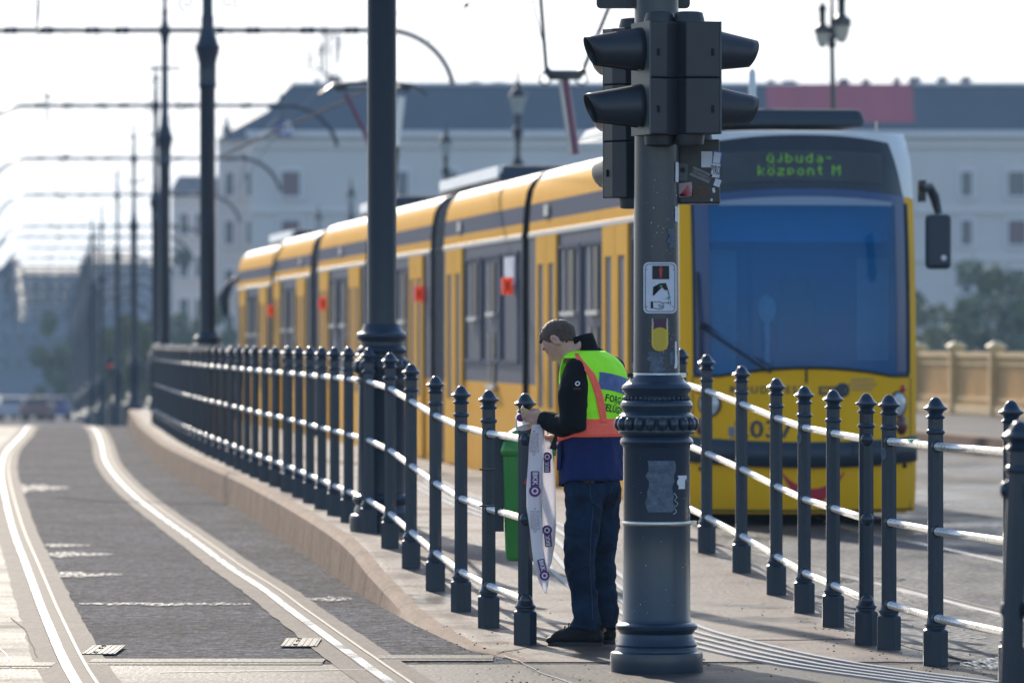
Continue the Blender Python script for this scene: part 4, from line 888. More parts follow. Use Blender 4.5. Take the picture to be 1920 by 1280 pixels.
def dots(txt, x0, x1, y0, y1):
    cols = sum(max(len(r) for r in FONT5[c])+2 for c in txt); sx = (x1-x0)/cols; sy = (y1-y0)/7; cx_ = x0
    for c in txt:
        g_ = FONT5[c]; w5 = max(len(r) for r in g_)
        for j, row in enumerate(g_):
            for i, ch in enumerate(row):
                if ch == '1': p = front_pt(cx_+(i+.5)*sx, y0+(j+.5)*sy, .014); q.box(p, (sx*.0049*.85, .004, sy*.0049*.8))
        cx_ += (w5+2)*sx
dots('Ujbuda-', 1438, 1565, 287, 305); dots('kOzpont M', 1421, 1582, 310, 329); q.build('led_text', M['led'], tram)
# mirror
q = MB(); q.box(front_pt(1727, 358, .0)+Vector((.02, .06, 0)), (.06, .10, .20)); q.tube([front_pt(1722, 352, .02)+Vector((.04, .05, 0)), front_pt(1742, 350, .12), front_pt(1752, 368, .14), front_pt(1760, 400, .14)], [.035, .045, .05, .035], 8)
o = q.build('mirror_arm', M['bumper'], tram)
c = P(1759, 453, 48.55); ci = tram.location; R_ = Matrix.Rotation(-TH, 3, 'Z'); lc = R_ @ (c-ci)
q = MB(); q.box(lc, (.225, .16, .50)); o2 = q.build('mirror', M['bumper'], tram, bevel=.04); MB().sphere(lc+Vector((.035, -.085, -.15)), (.026, .006, .026)).build('mirror_sticker', M['white_print'], o2)
# rear mirror at the far end
q = MB(); e0 = R_ @ (P(446, 520, 104.5)-ci); q.tube([e0, R_ @ (P(428, 535, 104.5)-ci), R_ @ (P(418, 560, 104.5)-ci), R_ @ (P(424, 592, 104.5)-ci)], [.04, .07, .12, .06], 8); q.build('rear_mirror', M['bumper'], tram)
# pantographs
def pant(v, head_pts, z0, near=True):
    pn = empty('pantograph', (0, 0, 0), 0, tram); return pn
LP = lambda x, y, d: R_ @ (P(x, y, d)-ci)
pn = empty('pantograph', (0, 0, 0), 0, tram); D_ = 58
q = MB(); q.tube([LP(1078, 290, D_), LP(1058, 150, D_)], .055, 8); q.build('lower_arm', M['pantored'], pn)
q = MB(); q.tube([LP(1070, 290, D_-.1), LP(1050, 150, D_-.1)], .022, 6); q.build('control_rod', M['trim'], pn)
q = MB(); q.tube([LP(1024, 130, D_), LP(1032, 141, D_), LP(1086, 141, D_), LP(1096, 130, D_)], [.04, .055, .055, .04], 8); q.build('knee_joint', M['lampmetal'], pn)
q = MB(); q.tube([LP(1025, 140, D_), LP(1014, 0, D_), LP(1008, -90, D_)], .022, 6); q.tube([LP(1092, 135, D_), LP(1140, 18, D_), LP(1175, -70, D_)], .022, 6); q.tube([LP(1018, 80, D_), LP(998, 0, D_)], .008, 5); q.build('upper_arm', M['lampmetal'], pn)
q = MB()
for cx_ in (1022, 1091):
    cc = LP(cx_, 148, D_); q.tube([cc+Vector((.065*cos(a), 0, .065*sin(a))) for a in [2*pi*i/16 for i in range(17)]], .010, 5)
q.build('arm_ring', M['lampmetal'], pn)
q = MB(); q.tube([LP(960, -110, D_), LP(1000, -120, D_), LP(1180, -120, D_), LP(1220, -110, D_)], .03, 6); q.build('contact_bow', M['lampmetal'], pn)
pn = empty('pantograph', (0, 0, 0), 0, tram); D_ = 86
q = MB(); q.tube([LP(600, 178, D_), LP(625, 160, D_), LP(660, 156, D_), LP(740, 156, D_), LP(775, 160, D_), LP(800, 178, D_)], .028, 6); q.tube([LP(630, 168, D_), LP(770, 168, D_)], .022, 6); q.sphere(LP(640, 166, D_), (.12, .06, .06)); q.sphere(LP(758, 166, D_), (.12, .06, .06)); q.build('contact_bow', M['lampmetal'], pn)
q = MB(); q.tube([LP(648, 175, D_), LP(690, 260, D_), LP(712, 330, D_)], .04, 6); q.build('upper_arm', M['pantored'], pn)
q = MB(); q.tube([LP(753, 182, D_), LP(743, 275, D_)], [.062, .055], 8); q.build('light_upper_arm', M['white'], pn)
q = MB(); q.tube([LP(744, 275, D_), LP(735, 380, D_)], .05, 8); q.tube([LP(712, 330, D_), LP(722, 400, D_)], .04, 6); q.build('lower_arm', M['lampmetal'], pn)
# roof details over the nose
q = MB(); q.box((1.05, 2.6, 3.80), (1.9, 2.6, .17), top=.95); o = q.build('roof_unit', M['bumper'], tram, bevel=.06)
q = MB(); q.lathe([(.055, 3.74), (.045, 3.78), (.036, 3.84), (.033, 4.24), (.015, 4.28)], 14, (1.0, 1.9, 0)); q.build('antenna', M['white'], tram)
q = MB(); q.box((2.0, .9, 3.70), (.02, .02, .09)); q.build('lightning_rod', M['trim'], tram)
q = MB(); q.box((-.02+.35, 6, 3.86), (.35, 4.2, .12), top=.8); q.build('roof_fairing', M['white'], tram, bevel=.03)
MB().box((1.2, 28, .26), (2.2, 54, .32)).build('underfloor_light_block', M['black'], tram)  # box added to block light, so the space beneath the tram stays dark
# bogies / underside
for v in (3.2, 15, 33, 44, 52): 
    q = MB()
    for dv in (-.9, .9):
        for u in (.48, 1.92): q.lathe([(.28, -.06), (.28, .06)], 20, (u, v+dv, .28), R=Matrix.Rotation(pi/2, 3, 'Y'))
    q.build('wheel', M['black'], tram)

# ------------------------------------------------------------------ litter bin behind the railing
bd = 29.3; binr = empty('litter_bin', (wx(991, bd), bd, wz(1050, bd))); tag(binr, 'green plastic litter bin fixed to the railing post behind the taped post', 'litter bin')
kb = bd/FPX
def brect(w_, dp_, z, n=6): return [(x, y, z) for x, y in rrect(w_, dp_, .05, n)]
q = MB(); L = [brect(.235, .19, 0), brect(.255, .205, .03), brect(.285, .235, .585)]; n = len(L[0])
q.v = [v for r in L for v in r]; q.f = [list(range(n))[::-1]]+[(j*n+i, j*n+(i+1) % n, (j+1)*n+(i+1) % n, (j+1)*n+i) for j in range(2) for i in range(n)]; q.m = [0]*len(q.f); q.sm = [False]+[True]*(2*n)
q.build('container', M['bin'], binr)
q = MB(); L = [brect(.30, .255, .575), brect(.31, .265, .605), brect(.285, .245, .65), brect(.22, .20, .705), brect(.12, .11, .735)]
q.v = [v for r in L for v in r]; q.f = [(j*n+i, j*n+(i+1) % n, (j+1)*n+(i+1) % n, (j+1)*n+i) for j in range(4) for i in range(n)]+[list(range(4*n, 5*n)), list(range(n))[::-1]]; q.m = [0]*len(q.f); q.sm = [True]*(4*n)+[False]*2
q.build('lid', M['bin'], binr)
MB().box((-.16, -.03, .42), (.05, .07, .52)).build('bracket', M['bumper'], binr)
q = MB(); 
for z in (.50, .30): q.tube([(-.27, -.06, z), (-.15, -.06, z)], .005, 5)
q.build('strap', M['ink'], binr)

# ------------------------------------------------------------------ barrier tape
tp = empty('barrier_tape', (wx(1000, 28.1), 28.1, wz(1110, 28.1))); tag(tp, 'white plastic barrier tape with purple BKK logos hanging from the railing post', 'barrier tape')
def ribbon(name, pts, m, tw=None):
    # pts: (xpx, ypx, halfwidth px, depth, tilt)
    P_ = []; N = len(pts); L = []
    dense = []
    for i in range(N-1):
        for k in range(5): t = k/5; dense.append([pts[i][j]+(pts[i+1][j]-pts[i][j])*t for j in range(5)])
    dense.append(list(pts[-1])); q = MB()
    for (x, y, hw, d, ti) in dense:
        for s_ in (-1, -.5, 0, .5, 1): L.append(P(x+hw*s_, y, d+ti*s_+.006*(1-s_*s_)+.004*sin(y*.06+s_*2))-tp.location)
    n = 5
    q.add(L, [(j*n+i, j*n+i+1, (j+1)*n+i+1, (j+1)*n+i) for j in range(len(dense)-1) for i in range(n-1)], 0, True)
    o = q.build(name, m, tp); s_ = o.modifiers.new('solid', 'SOLIDIFY'); s_.thickness = .0015; return o
d1 = 28.02
ribbon('tape_strip', [(1009, 795, 11, d1, .02), (1007, 830, 15, d1, .01), (1004, 870, 14, d1, -.01), (1002, 910, 15, d1, .01), (1001, 950, 14, d1, .02), (1005, 990, 12, d1, 0), (1008, 1030, 11, d1, .01), (1013, 1060, 12, d1, .0), (1020, 1090, 9, d1, .01), (1023, 1112, 2, d1, 0)], M['tape'])
d2 = 28.18
ribbon('tape_strip', [(1016, 800, 6, d2, .0), (1024, 835, 10, d2, .01), (1028, 880, 12, d2, .02), (1029, 930, 13, d2, .0), (1030, 980, 13, d2, .01), (1029, 1020, 11, d2, .02), (1025, 1055, 9, d2, .0), (1022, 1078, 3, d2, 0)], M['tape'])
q = MB(); L = []
for i in range(17):
    a = radians(200+ -10*0)+2*pi*i/16
    for z, r in ((.0, .054), (.03, .052), (.055, .053)): L.append(Vector((.07+r*cos(a), 28.2+r*sin(a), wz(798-9*cos(a-1.2), 28.2)+z))-tp.location)
q.add(L, [(j*3+i, j*3+i+1, (j+1)*3+i+1, (j+1)*3+i) for j in range(16) for i in range(2)], 0, True); q.build('tape_wrap', M['tape'], tp)
q = MB(); q.add([P(x, y, 28.1)-tp.location for x, y in ((969, 772), (1000, 786), (1000, 792), (970, 800))], [(0, 1, 2, 3)]); q.build('tape_fold', M['tape'], tp)
def logo(x, y, ang, d, s_=1.0, up=True, mir=1):
    r = Matrix.Rotation(ang, 4, 'Y'); c = P(x, y, d)-tp.location
    lg = bpy.data.objects.new('printed_logo', None)
    q = MB(); w_, h_ = .044*s_, .085*s_; poly = rrect(w_, h_, .006)
    q.prism([(a, b+.02*s_) for a, b in poly], -.001, .0005); N = 22; R0 = .031*s_
    q.prism([(R0*cos(2*pi*i/N), -.042*s_+R0*sin(2*pi*i/N)) for i in range(N)], -.0018, -.0003)
    o = q.build('printed_logo', M['purple'], tp, c, (0, ang, 0))
    q = MB(); ra, rb = .010*s_, .018*s_; q.add([(rr_*cos(2*pi*i/N), -.003, -.042*s_+rr_*sin(2*pi*i/N)) for rr_ in (ra, rb) for i in range(N)], [(i, (i+1) % N, N+(i+1) % N, N+i) for i in range(N)]); q.build('logo_ring', M['white_print'], o)
    t = text_part('logo_lettering', 'BKK', .036*s_, M['white_print'], o, (0, -.0035, .024*s_), (pi/2, radians(90)*1, 0), bold=.001)
    return o
logo(1003, 905, 0, d1-.012, 1.0); logo(1018, 1066, radians(-14), d1-.012, .85)
logo(1026, 868, pi, d2-.012, .8); logo(1027, 1006, pi-radians(6), d2-.012, .85)
for x, y, dd in ((1003, 975, d1-.014), (1001, 830, d1-.014)):
    for k, tx in enumerate(('BUDAPESTI', 'KÖZLEKEDÉSI', 'KÖZPONT')): text_part('printed_text', tx, .021, M['greytext'], tp, P(x+6-6*k, y, dd)-tp.location, (pi/2, radians(90), 0))
t = MB(); t.sphere(P(976, 783, 28.1)-tp.location, (.022, .006, .02)); t.build('printed_spot', M['purple'], tp)
MB().box(P(988, 903, 28.07)-tp.location, (.025, .004, .03), rot=Matrix.Rotation(.5, 3, 'Y')).build('red_corner', M['pink'], tp)

# ------------------------------------------------------------------ the person
GD = 28.15; GZ = -1.603; man = empty('person', (wx(1105, GD), GD, GZ)); tag(man, 'man in a yellow-green and orange safety vest, head bowed, tying tape to the railing post', 'person')
O = Vector(man.location)
def Q(x, y, dy=0):
    d = GD+dy; return P(x, y, d)-O
Fw = Vector((-.87, .5, 0)).normalized(); Lf = Vector((-.5, -.87, 0)).normalized()
def remesh(o, vs, smooth=6):
    bm = bmesh.new(); bm.from_mesh(o.data); bmesh.ops.remove_doubles(bm, verts=bm.verts, dist=.0002); bm.to_mesh(o.data); bm.free()
    m = o.modifiers.new('remesh', 'REMESH'); m.mode = 'VOXEL'; m.voxel_size = vs; m.use_smooth_shade = True
    if smooth: s_ = o.modifiers.new('smooth', 'SMOOTH'); s_.iterations = smooth; s_.factor = .5
def hand(q, wrist, dirv, palmn, curl, s_=1.0, side=1, spread=.0):
    # wrist position, pointing direction, palm normal; five separate fingers
    dirv = dirv.normalized(); palmn = (palmn-dirv*palmn.dot(dirv)).normalized(); lat = dirv.cross(palmn)*side
    pal = wrist+dirv*.045*s_; B = Matrix((lat, palmn, dirv)).transposed()
    q.sphere(pal, (.041*s_, .017*s_, .052*s_), 12, 8, R=B)
    for i, (off, ln, r) in enumerate(((-.030, .070, .0088), (-.011, .080, .0095), (.009, .075, .0092), (.027, .058, .0082))):
        p = wrist+dirv*.082*s_+lat*off*s_; d = dirv.copy(); pts = [wrist+dirv*.05*s_+lat*off*.8*s_, p]; ax = lat
        for seg in (.45, .32, .23):
            d = Matrix.Rotation(curl*(1+.12*i)*(-side), 3, ax) @ d; p = p+d*ln*seg*s_; pts.append(p)
        q.tube(pts, [r*s_*1.05, r*s_*1.08, r*s_, r*s_*.92, r*s_*.75], 8)
    d = (dirv*.55+lat*(-.75)+palmn*.25).normalized(); p0 = wrist+dirv*.02*s_-lat*.026*s_; p1 = p0+d*.035*s_; d2_ = (dirv*.8-lat*.15+palmn*.5).normalized(); p2 = p1+d2_*.030*s_; p3 = p2+d2_*.024*s_
    q.tube([p0, p1, p2, p3], [.013*s_, .012*s_, .0105*s_, .008*s_], 8)
# head, facing local -X, then pitched down and turned
HC = Q(1050, 638, -.02)
HR = Matrix.Rotation(radians(-28), 3, 'Z') @ Matrix.Rotation(radians(-46), 3, 'Y')
def head_pt(u, v, off=0):
    th = pi*v; ph = 2*pi*u; x = -cos(ph)*sin(th); y = sin(ph)*sin(th); z = cos(th)
    X = x*(.099 if x < 0 else .104); Y = y*.077; Z = z*(.108 if z > 0 else .124)
    if z < 0:
        k = -z; Y *= 1-.30*k**1.2; X -= .040*k**1.3 if x > -0.2 else .018*k**1.5
        if x > 0: X *= 1-.38*k
        else: X *= 1-.05*k
    fx = max(0, -x)
    X -= .030*math.exp(-((Y/.013)**2+((Z+.036)/.015)**2))*fx          # nose tip
    X -= .015*math.exp(-((Y/.010)**2+((Z+.012)/.022)**2))*fx          # bridge
    X -= .006*math.exp(-((Y/.04)**2+((Z-.022)/.010)**2))*fx           # brow
    X += .011*math.exp(-(((abs(Y)-.033)/.015)**2+((Z-.002)/.012)**2))*fx
    X -= .008*math.exp(-((Y/.020)**2+((Z+.066)/.006)**2))*fx; X -= .007*math.exp(-((Y/.018)**2+((Z+.079)/.006)**2))*fx
    X -= .011*math.exp(-((Y/.022)**2+((Z+.106)/.014)**2))*fx
    p = Vector((X, Y, Z)); 
    if off: p += Vector((X*.9, Y, Z)).normalized()*off
    return HC+HR @ p
body = MB()
body.grid(lambda u, v: head_pt(u, v), 48, 34, 0, True, wrap=True)
for sy in (-1, 1):     # ears
    c = HC+HR @ Vector((.012, sy*.077, -.008)); RR = HR @ Matrix.Rotation(radians(sy*18), 3, 'Z') @ Matrix.Rotation(radians(-8), 3, 'Y')
    pts = [c+RR @ Vector((.015*cos(a), sy*.006, .027*sin(a)*(1.0 if sin(a) > 0 else .95))) for a in [2*pi*i/14 for i in range(15)]]; body.tube(pts, .0062, 6)
    body.sphere(c, (.011, .004, .019), 8, 6, R=RR); body.sphere(c+RR @ Vector((-.002, 0, -.03)), (.008, .005, .010), 8, 6, R=RR)
neck0 = HC+HR @ Vector((.035, 0, -.06)); CH = Q(1108, 745, .0)
body.tube([neck0, Q(1088, 662, 0), Q(1100, 690, 0)], [.058, .062, .07], 14)
body.tube([Q(1100, 690), CH, Q(1108, 830), Q(1108, 905)], [(.10, .08), (.16, .11), (.14, .10), (.15, .11)], 16)
SL = Q(1082, 699, -.152); SR = Q(1146, 690, .19)
EL = Q(1078, 797, -.23); WL = Q(1018, 785, -.06); ER = Q(1110, 815, .18); WR = Q(1052, 818, .06)
body.tube([Q(1100, 690), SL, EL, WL], [.06, .058, .042, .028], 12); body.tube([Q(1100, 690), SR, ER, WR], [.06, .055, .042, .028], 12)
hand(body, WL, Vector((-.8, .15, .12)), Vector((.1, .85, -.5)), .62, 1.0, 1)
hand(body, WR, Vector((-.85, -.1, -.05)), Vector((0, .1, -1)), .45, .95, 1)
hipL, hipR = Q(1096, 915, -.085), Q(1128, 915, .085)
kneeL, kneeR = Q(1089, 1050, -.11), Q(1130, 1050, .09); ankL, ankR = Q(1104, 1175, -.07), Q(1136, 1172, .13)
for h, k, a in ((hipL, kneeL, ankL), (hipR, kneeR, ankR)): body.tube([Q(1108, 890), h, k, a], [.09, .08, .052, .04], 12); body.tube([a, a+Fw*.06+Vector((0, 0, -.03)), a+Fw*.13+Vector((0, 0, -.055))], [.04, .04, .03], 10)
bo = body.build('body', M['skin'], man, fix=True); remesh(bo, .0065, 2)
# eyes and brows (tiny)
q = MB()
for sy in (-1, 1): q.sphere(HC+HR @ Vector((-.083, sy*.033, .002)), (.009, .010, .007), 8, 6, R=HR)
q.build('eyelid', M['skin'], man); q = MB()
for sy in (-1, 1): q.tube([HC+HR @ Vector((-.093, sy*.018, .023)), HC+HR @ Vector((-.090, sy*.038, .026)), HC+HR @ Vector((-.078, sy*.055, .020))], .0035, 5)
q.build('eyebrow', M['hair'], man)
# hair: shell over the skull
hq = MB(); NU_, NV_ = 96, 70; pts = {}
def hair_on(u, v):
    th = pi*v; ph = 2*pi*u; x = -cos(ph)*sin(th); z = cos(th)
    if z > .74: return True
    z += .07*noise.noise(Vector((u*55, v*45, 2)))
    return z > interp(x, [(-1, .60), (-.7, .56), (-.45, .50), (-.30, .22), (-.14, -.06), (-.02, -.04), (.06, .20), (.26, .16), (.34, -.25), (.55, -.42), (1, -.50)])
def hpt(i, j):
    u = i/NU_; v = j/(NV_-1); th = pi*v; ph = 2*pi*u; x = -cos(ph)*sin(th); z = cos(th)
    o_ = .003+.007*max(0, z)**2+(.006 if (x < -.45 and z > .4) else 0)+.0025*noise.noise(Vector((u*40, v*30, 0))); return head_pt(u, v, o_)
for j in range(NV_-1):
    for i in range(NU_):
        if hair_on((i+.5)/NU_, (j+.5)/(NV_-1)): hq.add([hpt(i, j), hpt(i, j+1), hpt(i+1, j+1), hpt(i+1, j)], [(0, 1, 2, 3)], 0, True)
ho = weld(hq.build('hair', M['hair'], man)); s_ = ho.modifiers.new('solid', 'SOLIDIFY'); s_.thickness = .008; s_.offset = -1
# torso garments: rings (height px, centre px, lateral a, front-back b)
def ring_pt(cx_, y, a, b, t, e=2.4, bulge=0):
    c, s_ = cos(t), sin(t); r = (abs(c)**e+abs(s_)**e)**(-1/e)
    return Q(cx_, y)+Lf*(a*r*c)+Fw*(b*r*s_)
TR = [(905, 1110, .205, .148), (890, 1110, .203, .146), (860, 1109, .196, .142), (830, 1109, .192, .140), (805, 1110, .192, .140), (780, 1111, .197, .142), (750, 1113, .207, .146), (720, 1114, .214, .146), (700, 1113, .212, .140), (684, 1110, .200, .128), (672, 1106, .172, .112), (663, 1101, .130, .092), (656, 1097, .092, .078)]
def torso_at(y):
    tt = sorted(TR); 
    return [interp(y, [(r[0], r[k]) for r in tt]) for k in (1, 2, 3)]
def shell(y0, y1, grow, n=72, rows=20, wr=0):
    def fn(u, v):
        y = y0+(y1-y0)*v; cx_, a, b = torso_at(y); t = 2*pi*u; w_ = wr*noise.noise(Vector((cos(t)*2.2, sin(t)*2.2, y*.03)))
        return ring_pt(cx_, y, a+grow+w_, b+grow+w_, t)
    return fn
# navy coat skirt
q = MB(); fnc = shell(806, 900, .004, wr=.014)
def coat(u, v):
    p = fnc(u, v); t = 2*pi*u; p.z += (.035*(sin(t) > -.2)*(-v)*max(0, sin(t))); return p
q.grid(coat, 72, 14, 0, True, wrap=True); co = q.build('coat_skirt', M['navy'], man); s_ = co.modifiers.new('solid', 'SOLIDIFY'); s_.thickness = .008
c = ring_pt(torso_at(850)[0], 850, torso_at(850)[1]+.012, torso_at(850)[2]+.012, radians(48)); 
q = MB(); q.grid(lambda u, v: ring_pt(torso_at(835+45*v)[0], 835+45*v, torso_at(835+45*v)[1]+.016, torso_at(835+45*v)[2]+.016, radians(30)+u*radians(52)), 8, 6, 0, True); pk = q.build('coat_pocket', M['navy'], man); s_ = pk.modifiers.new('solid', 'SOLIDIFY'); s_.thickness = .006
q = MB(); q.grid(lambda u, v: ring_pt(torso_at(828+12*v)[0], 828+12*v, torso_at(830)[1]+.021, torso_at(830)[2]+.021, radians(28)+u*radians(56)), 8, 3, 0, True); pk = q.build('pocket_flap', M['navy'], man); s_ = pk.modifiers.new('solid', 'SOLIDIFY'); s_.thickness = .006
# vest: green shell, armhole on the left side left open where the sleeve comes out
q = MB(); N, K = 120, 34
def vy(v): return 806+(657-806)*v
fv = shell(806, 657, .010, wr=.006)
def vm(u, v):
    t = math.degrees(2*pi*u) % 360; y = vy(v)           # 0 = his left, 90 = front, 180 = right, 270 = back
    if y > 786: return 1
    tb_ = 270
    dl = abs(t-332+ (786-y)*.02) ; dr = abs(t-212)
    return 0
for j in range(K):
    for i in range(N):
        u, v = (i+.5)/N, (j+.5)/K; y = vy(v); t = math.degrees(2*pi*u) % 360
        arm = (t < 40 or t > 338) and 672 < y < 760
        armr = (148 < t < 200) and 672 < y < 760
        if arm or armr: continue
        q.add([fv(i/N, j/K), fv((i+1)/N, j/K), fv((i+1)/N, (j+1)/K), fv(i/N, (j+1)/K)], [(0, 1, 2, 3)], vm(u, v), True)
vo = weld(q.build('safety_vest', [M['vestgreen'], M['vestorange']], man)); s_ = vo.modifiers.new('solid', 'SOLIDIFY'); s_.thickness = .005
CE = [(662, 352), (680, 337), (700, 325), (740, 314), (790, 303)]
for mir in (0, 1):
    def st_(u, v):
        y = 792+(662-792)*v; ce = interp(y, CE); ce = 540-ce if mir else ce; cx_, a, b = torso_at(y); return ring_pt(cx_, y, a+.0165+.002*noise.noise(Vector((y*.3, u*4, 0))), b+.0165, radians(ce+(u-.5)*12.5))
    q = MB(); q.grid(st_, 6, 30, 0, True); st = q.build('vest_stripe', M['vestorange'], man); s_ = st.modifiers.new('solid', 'SOLIDIFY'); s_.thickness = .003
# orange hem hangs lower on the side
q = MB(); q.grid(lambda u, v: ring_pt(torso_at(790+28*v)[0], 790+28*v+(14*max(0, sin(2*pi*u))**1.0)*v, torso_at(800)[1]+.017, torso_at(800)[2]+.017, 2*pi*u), 72, 5, 0, True, wrap=True); hm = q.build('vest_hem_band', M['vestorange'], man); s_ = hm.modifiers.new('solid', 'SOLIDIFY'); s_.thickness = .004
# jacket: collar, undershirt torso and sleeves
q = MB(); q.grid(shell(800, 664, -.004), 48, 16, 0, True, wrap=True)
q.tube([Q(1108, 675), SL, Q(1073, 735, -.215), EL+Vector((-.01, 0, .0)), Q(1054, 798, -.17), Q(1018, 787, -.07)], [.060, .076, .080, .075, .064, .052], 16)
q.tube([Q(1110, 672), SR, Q(1135, 760, .24), ER, Q(1075, 818, .12)], [.07, .078, .070, .062, .045], 14)
jo = q.build('jacket', M['jacket'], man); remesh(jo, .009, 3)
q = MB()
def collar(u, v):
    c = Q(1098, 672).lerp(Q(1085, 634), v); t = 2*pi*u; r = .088-.012*v; bk = max(0, -sin(t))
    return c+Lf*(r*cos(t))+Fw*(r*1.0*sin(t))+Vector((0, 0, .028*bk*v-.012*max(0, sin(t))*v))
q.grid(collar, 36, 6, 0, True, wrap=True); cl = q.build('collar', M['jacket'], man); s_ = cl.modifiers.new('solid', 'SOLIDIFY'); s_.thickness = .009
# jeans
q = MB(); q.tube([Q(1110, 865), Q(1110, 925)], [(.15, .125), (.15, .125)], 16)
q.sphere(Q(1124, 915, .0), (.12, .125, .10), 14, 10)
for h, k, a, hem in ((hipL, kneeL, ankL, Q(1100, 1183, -.07)), (hipR, kneeR, ankR, Q(1134, 1179, .13))):
    m1 = h.lerp(k, .5); m2 = k.lerp(hem, .55)
    q.tube([h+Vector((0, 0, .03)), m1, k+Vector((-.010, 0, 0)), k+Vector((-.002, 0, -.07)), m2+Vector((.004, 0, 0)), hem+Vector((-.004, 0, .05)), hem+Vector((-.010, 0, .01))], [.108, .094, .080, .074, .070, .073, .079], 16)
je = q.build('jeans', M['jeans'], man); remesh(je, .010, 3)
dm = bpy.data.textures.new('folds', 'CLOUDS'); dm.noise_scale = .07
dd_ = je.modifiers.new('folds', 'DISPLACE'); dd_.texture = dm; dd_.strength = .03; dd_.mid_level = .5
dd_ = jo.modifiers.new('folds', 'DISPLACE'); dd_.texture = dm; dd_.strength = .014; dd_.mid_level = .5
# shoes
def shoe(tip, heel, parent):
    d = (tip-heel); L = d.length; d.normalize(); lat = Vector((0, 0, 1)).cross(d)
    q = MB()
    def fn(u, v):
        s_ = v; t = 2*pi*u; wd = .046*(sin(pi*min(1, max(.03, .12+.80*s_)))**.45)*(1.12 if s_ > .6 else .92); hh = interp(s_, [(0, .12), (.15, .155), (.33, .16), (.48, .128), (.7, .092), (.88, .078), (1, .045)])
        z = hh/2+hh/2*sin(t); z = max(.012, z); return heel+d*(L*s_)+lat*(wd*cos(t)*(1-.25*max(0, sin(t))))+Vector((0, 0, z))
    q.grid(fn, 24, 20, 0, True, wrap=True); q.sphere(heel+d*.03+Vector((0, 0, .05)), (.042, .042, .045), 10, 8); q.sphere(heel+d*L*.93+Vector((0, 0, .028)), (.042, .042, .024), 10, 8)
    o = q.build('shoe', M['shoe'], parent)
    q = MB(); N = 28; pl = []
    for i in range(N):
        t = 2*pi*i/N; s_ = .5+.53*cos(t); wd = .050*abs(sin(t))**.7*(1 if sin(t) > 0 else -1)*(1.0 if cos(t) < .2 else 1.05); pl.append(heel+d*(L*s_)+lat*wd)
    q.add([p+Vector((0, 0, .0)) for p in pl]+[p+Vector((0, 0, .022)) for p in pl], [list(range(N))[::-1], list(range(N, 2*N))]+[(i, (i+1) % N, N+(i+1) % N, N+i) for i in range(N)]); q.build('sole', M['ink'], o)
def gp(x, dy): d = GD+dy; return Vector((wx(x, d), d, GZ))-O
shoe(gp(1031, .00), gp(1128, -.09), man); shoe(gp(1090, .30), gp(1148, .12), man)
for i in range(4):
    p0 = gp(1083-i*8, -.045-.0+i*.008)+Vector((0, 0, .150-.017*i)); MB().tube([p0+Vector((-.004, -.03, -.012)), p0+Vector((0, -.01, .004)), p0+Vector((.006, .02, -.002))], .0035, 5).build('lace', M['groove'], man)
# phone in the right hand, arm patch, back patch and lettering
MB().box(Q(1041, 830, .02), (.035, .03, .075), rot=Matrix.Rotation(.35, 3, 'Y')).build('phone', M['ink'], man)
c = Q(1054, 721, -.23)
q = MB()
dgc = bpy.context.evaluated_depsgraph_get()
def project_mesh(pts2, origin, R3, bvh, off=.004):
    out = []
    for x, y in pts2:
        p = origin+R3 @ Vector((x, y, 0)); n_ = R3 @ Vector((0, 0, -1)); h = bvh.ray_cast(p, n_)
        out.append((h[0]+h[1]*off*(1 if h[1].dot(n_) < 0 else -1)) if h[0] is not None else p)
    return out
bpy.context.view_layer.update()
def bvh_of(o): bm = bmesh.new(); bm.from_object(o, bpy.context.evaluated_depsgraph_get()); b = BVHTree.FromBMesh(bm); bm.free(); return b
vb = bvh_of(vo); jb = bvh_of(jo)
def frame(nv):  # columns: right, up, outward normal
    nv = nv.normalized(); up = Vector((0, 0, 1)); up = (up-nv*up.dot(nv)).normalized(); r = up.cross(nv); return Matrix((r, up, nv)).transposed()
RB_ = frame(-Fw+Vector((0, 0, .1))) @ Matrix.Rotation(radians(-9), 3, 'Z')
def back_obj(me, name, m, at, bvh, R3, off=.004, sub=True):
    bm = bmesh.new(); bm.from_mesh(me)
    bmesh.ops.triangulate(bm, faces=bm.faces)
    for _ in range(2 if sub else 0):
        es = [e for e in bm.edges if e.calc_length() > .02]
        if es: bmesh.ops.subdivide_edges(bm, edges=es, cuts=1); bmesh.ops.triangulate(bm, faces=bm.faces)
    ps = project_mesh([(v.co.x, v.co.y) for v in bm.verts], at, R3, bvh, off)
    for v, p in zip(bm.verts, ps): v.co = p
    bm.to_mesh(me); bm.free(); me.materials.clear(); me.materials.append(m); o = bpy.data.objects.new(name, me); COL.objects.link(o); o.parent = man; return o
def rect_me(w_, h_, nx=8, ny=4):
    q = MB(); q.add([(w_*(i/nx-.5), h_*(j/ny-.5), 0) for j in range(ny+1) for i in range(nx+1)], [(j*(nx+1)+i, j*(nx+1)+i+1, (j+1)*(nx+1)+i+1, (j+1)*(nx+1)+i) for j in range(ny) for i in range(nx)])
    me = bpy.data.meshes.new('patch'); me.from_pydata(q.v, [], q.f); return me
bc = Q(1148, 700)-Fw*.5
def at(y, sx=0): cx_, a, b = torso_at(y); return Q(cx_, y)-Fw*.5-Lf*sx
back_obj(rect_me(.33, .088), 'back_patch', M['bluepatch'], at(708), vb, RB_, .004)
back_obj(text_mesh('BKK', .040, bold=.0005), 'back_lettering', M['white_print'], at(707, .10), vb, RB_, .0075)
back_obj(text_mesh('FORGALMI', .050, bold=.0012, spacing=1.1), 'back_lettering', M['ink'], at(739), vb, RB_, .005)
back_obj(text_mesh('FELÜGYELET', .050, bold=.0012, spacing=1.05), 'back_lettering', M['ink'], at(757), vb, RB_, .005).scale = (1, 1, 1)
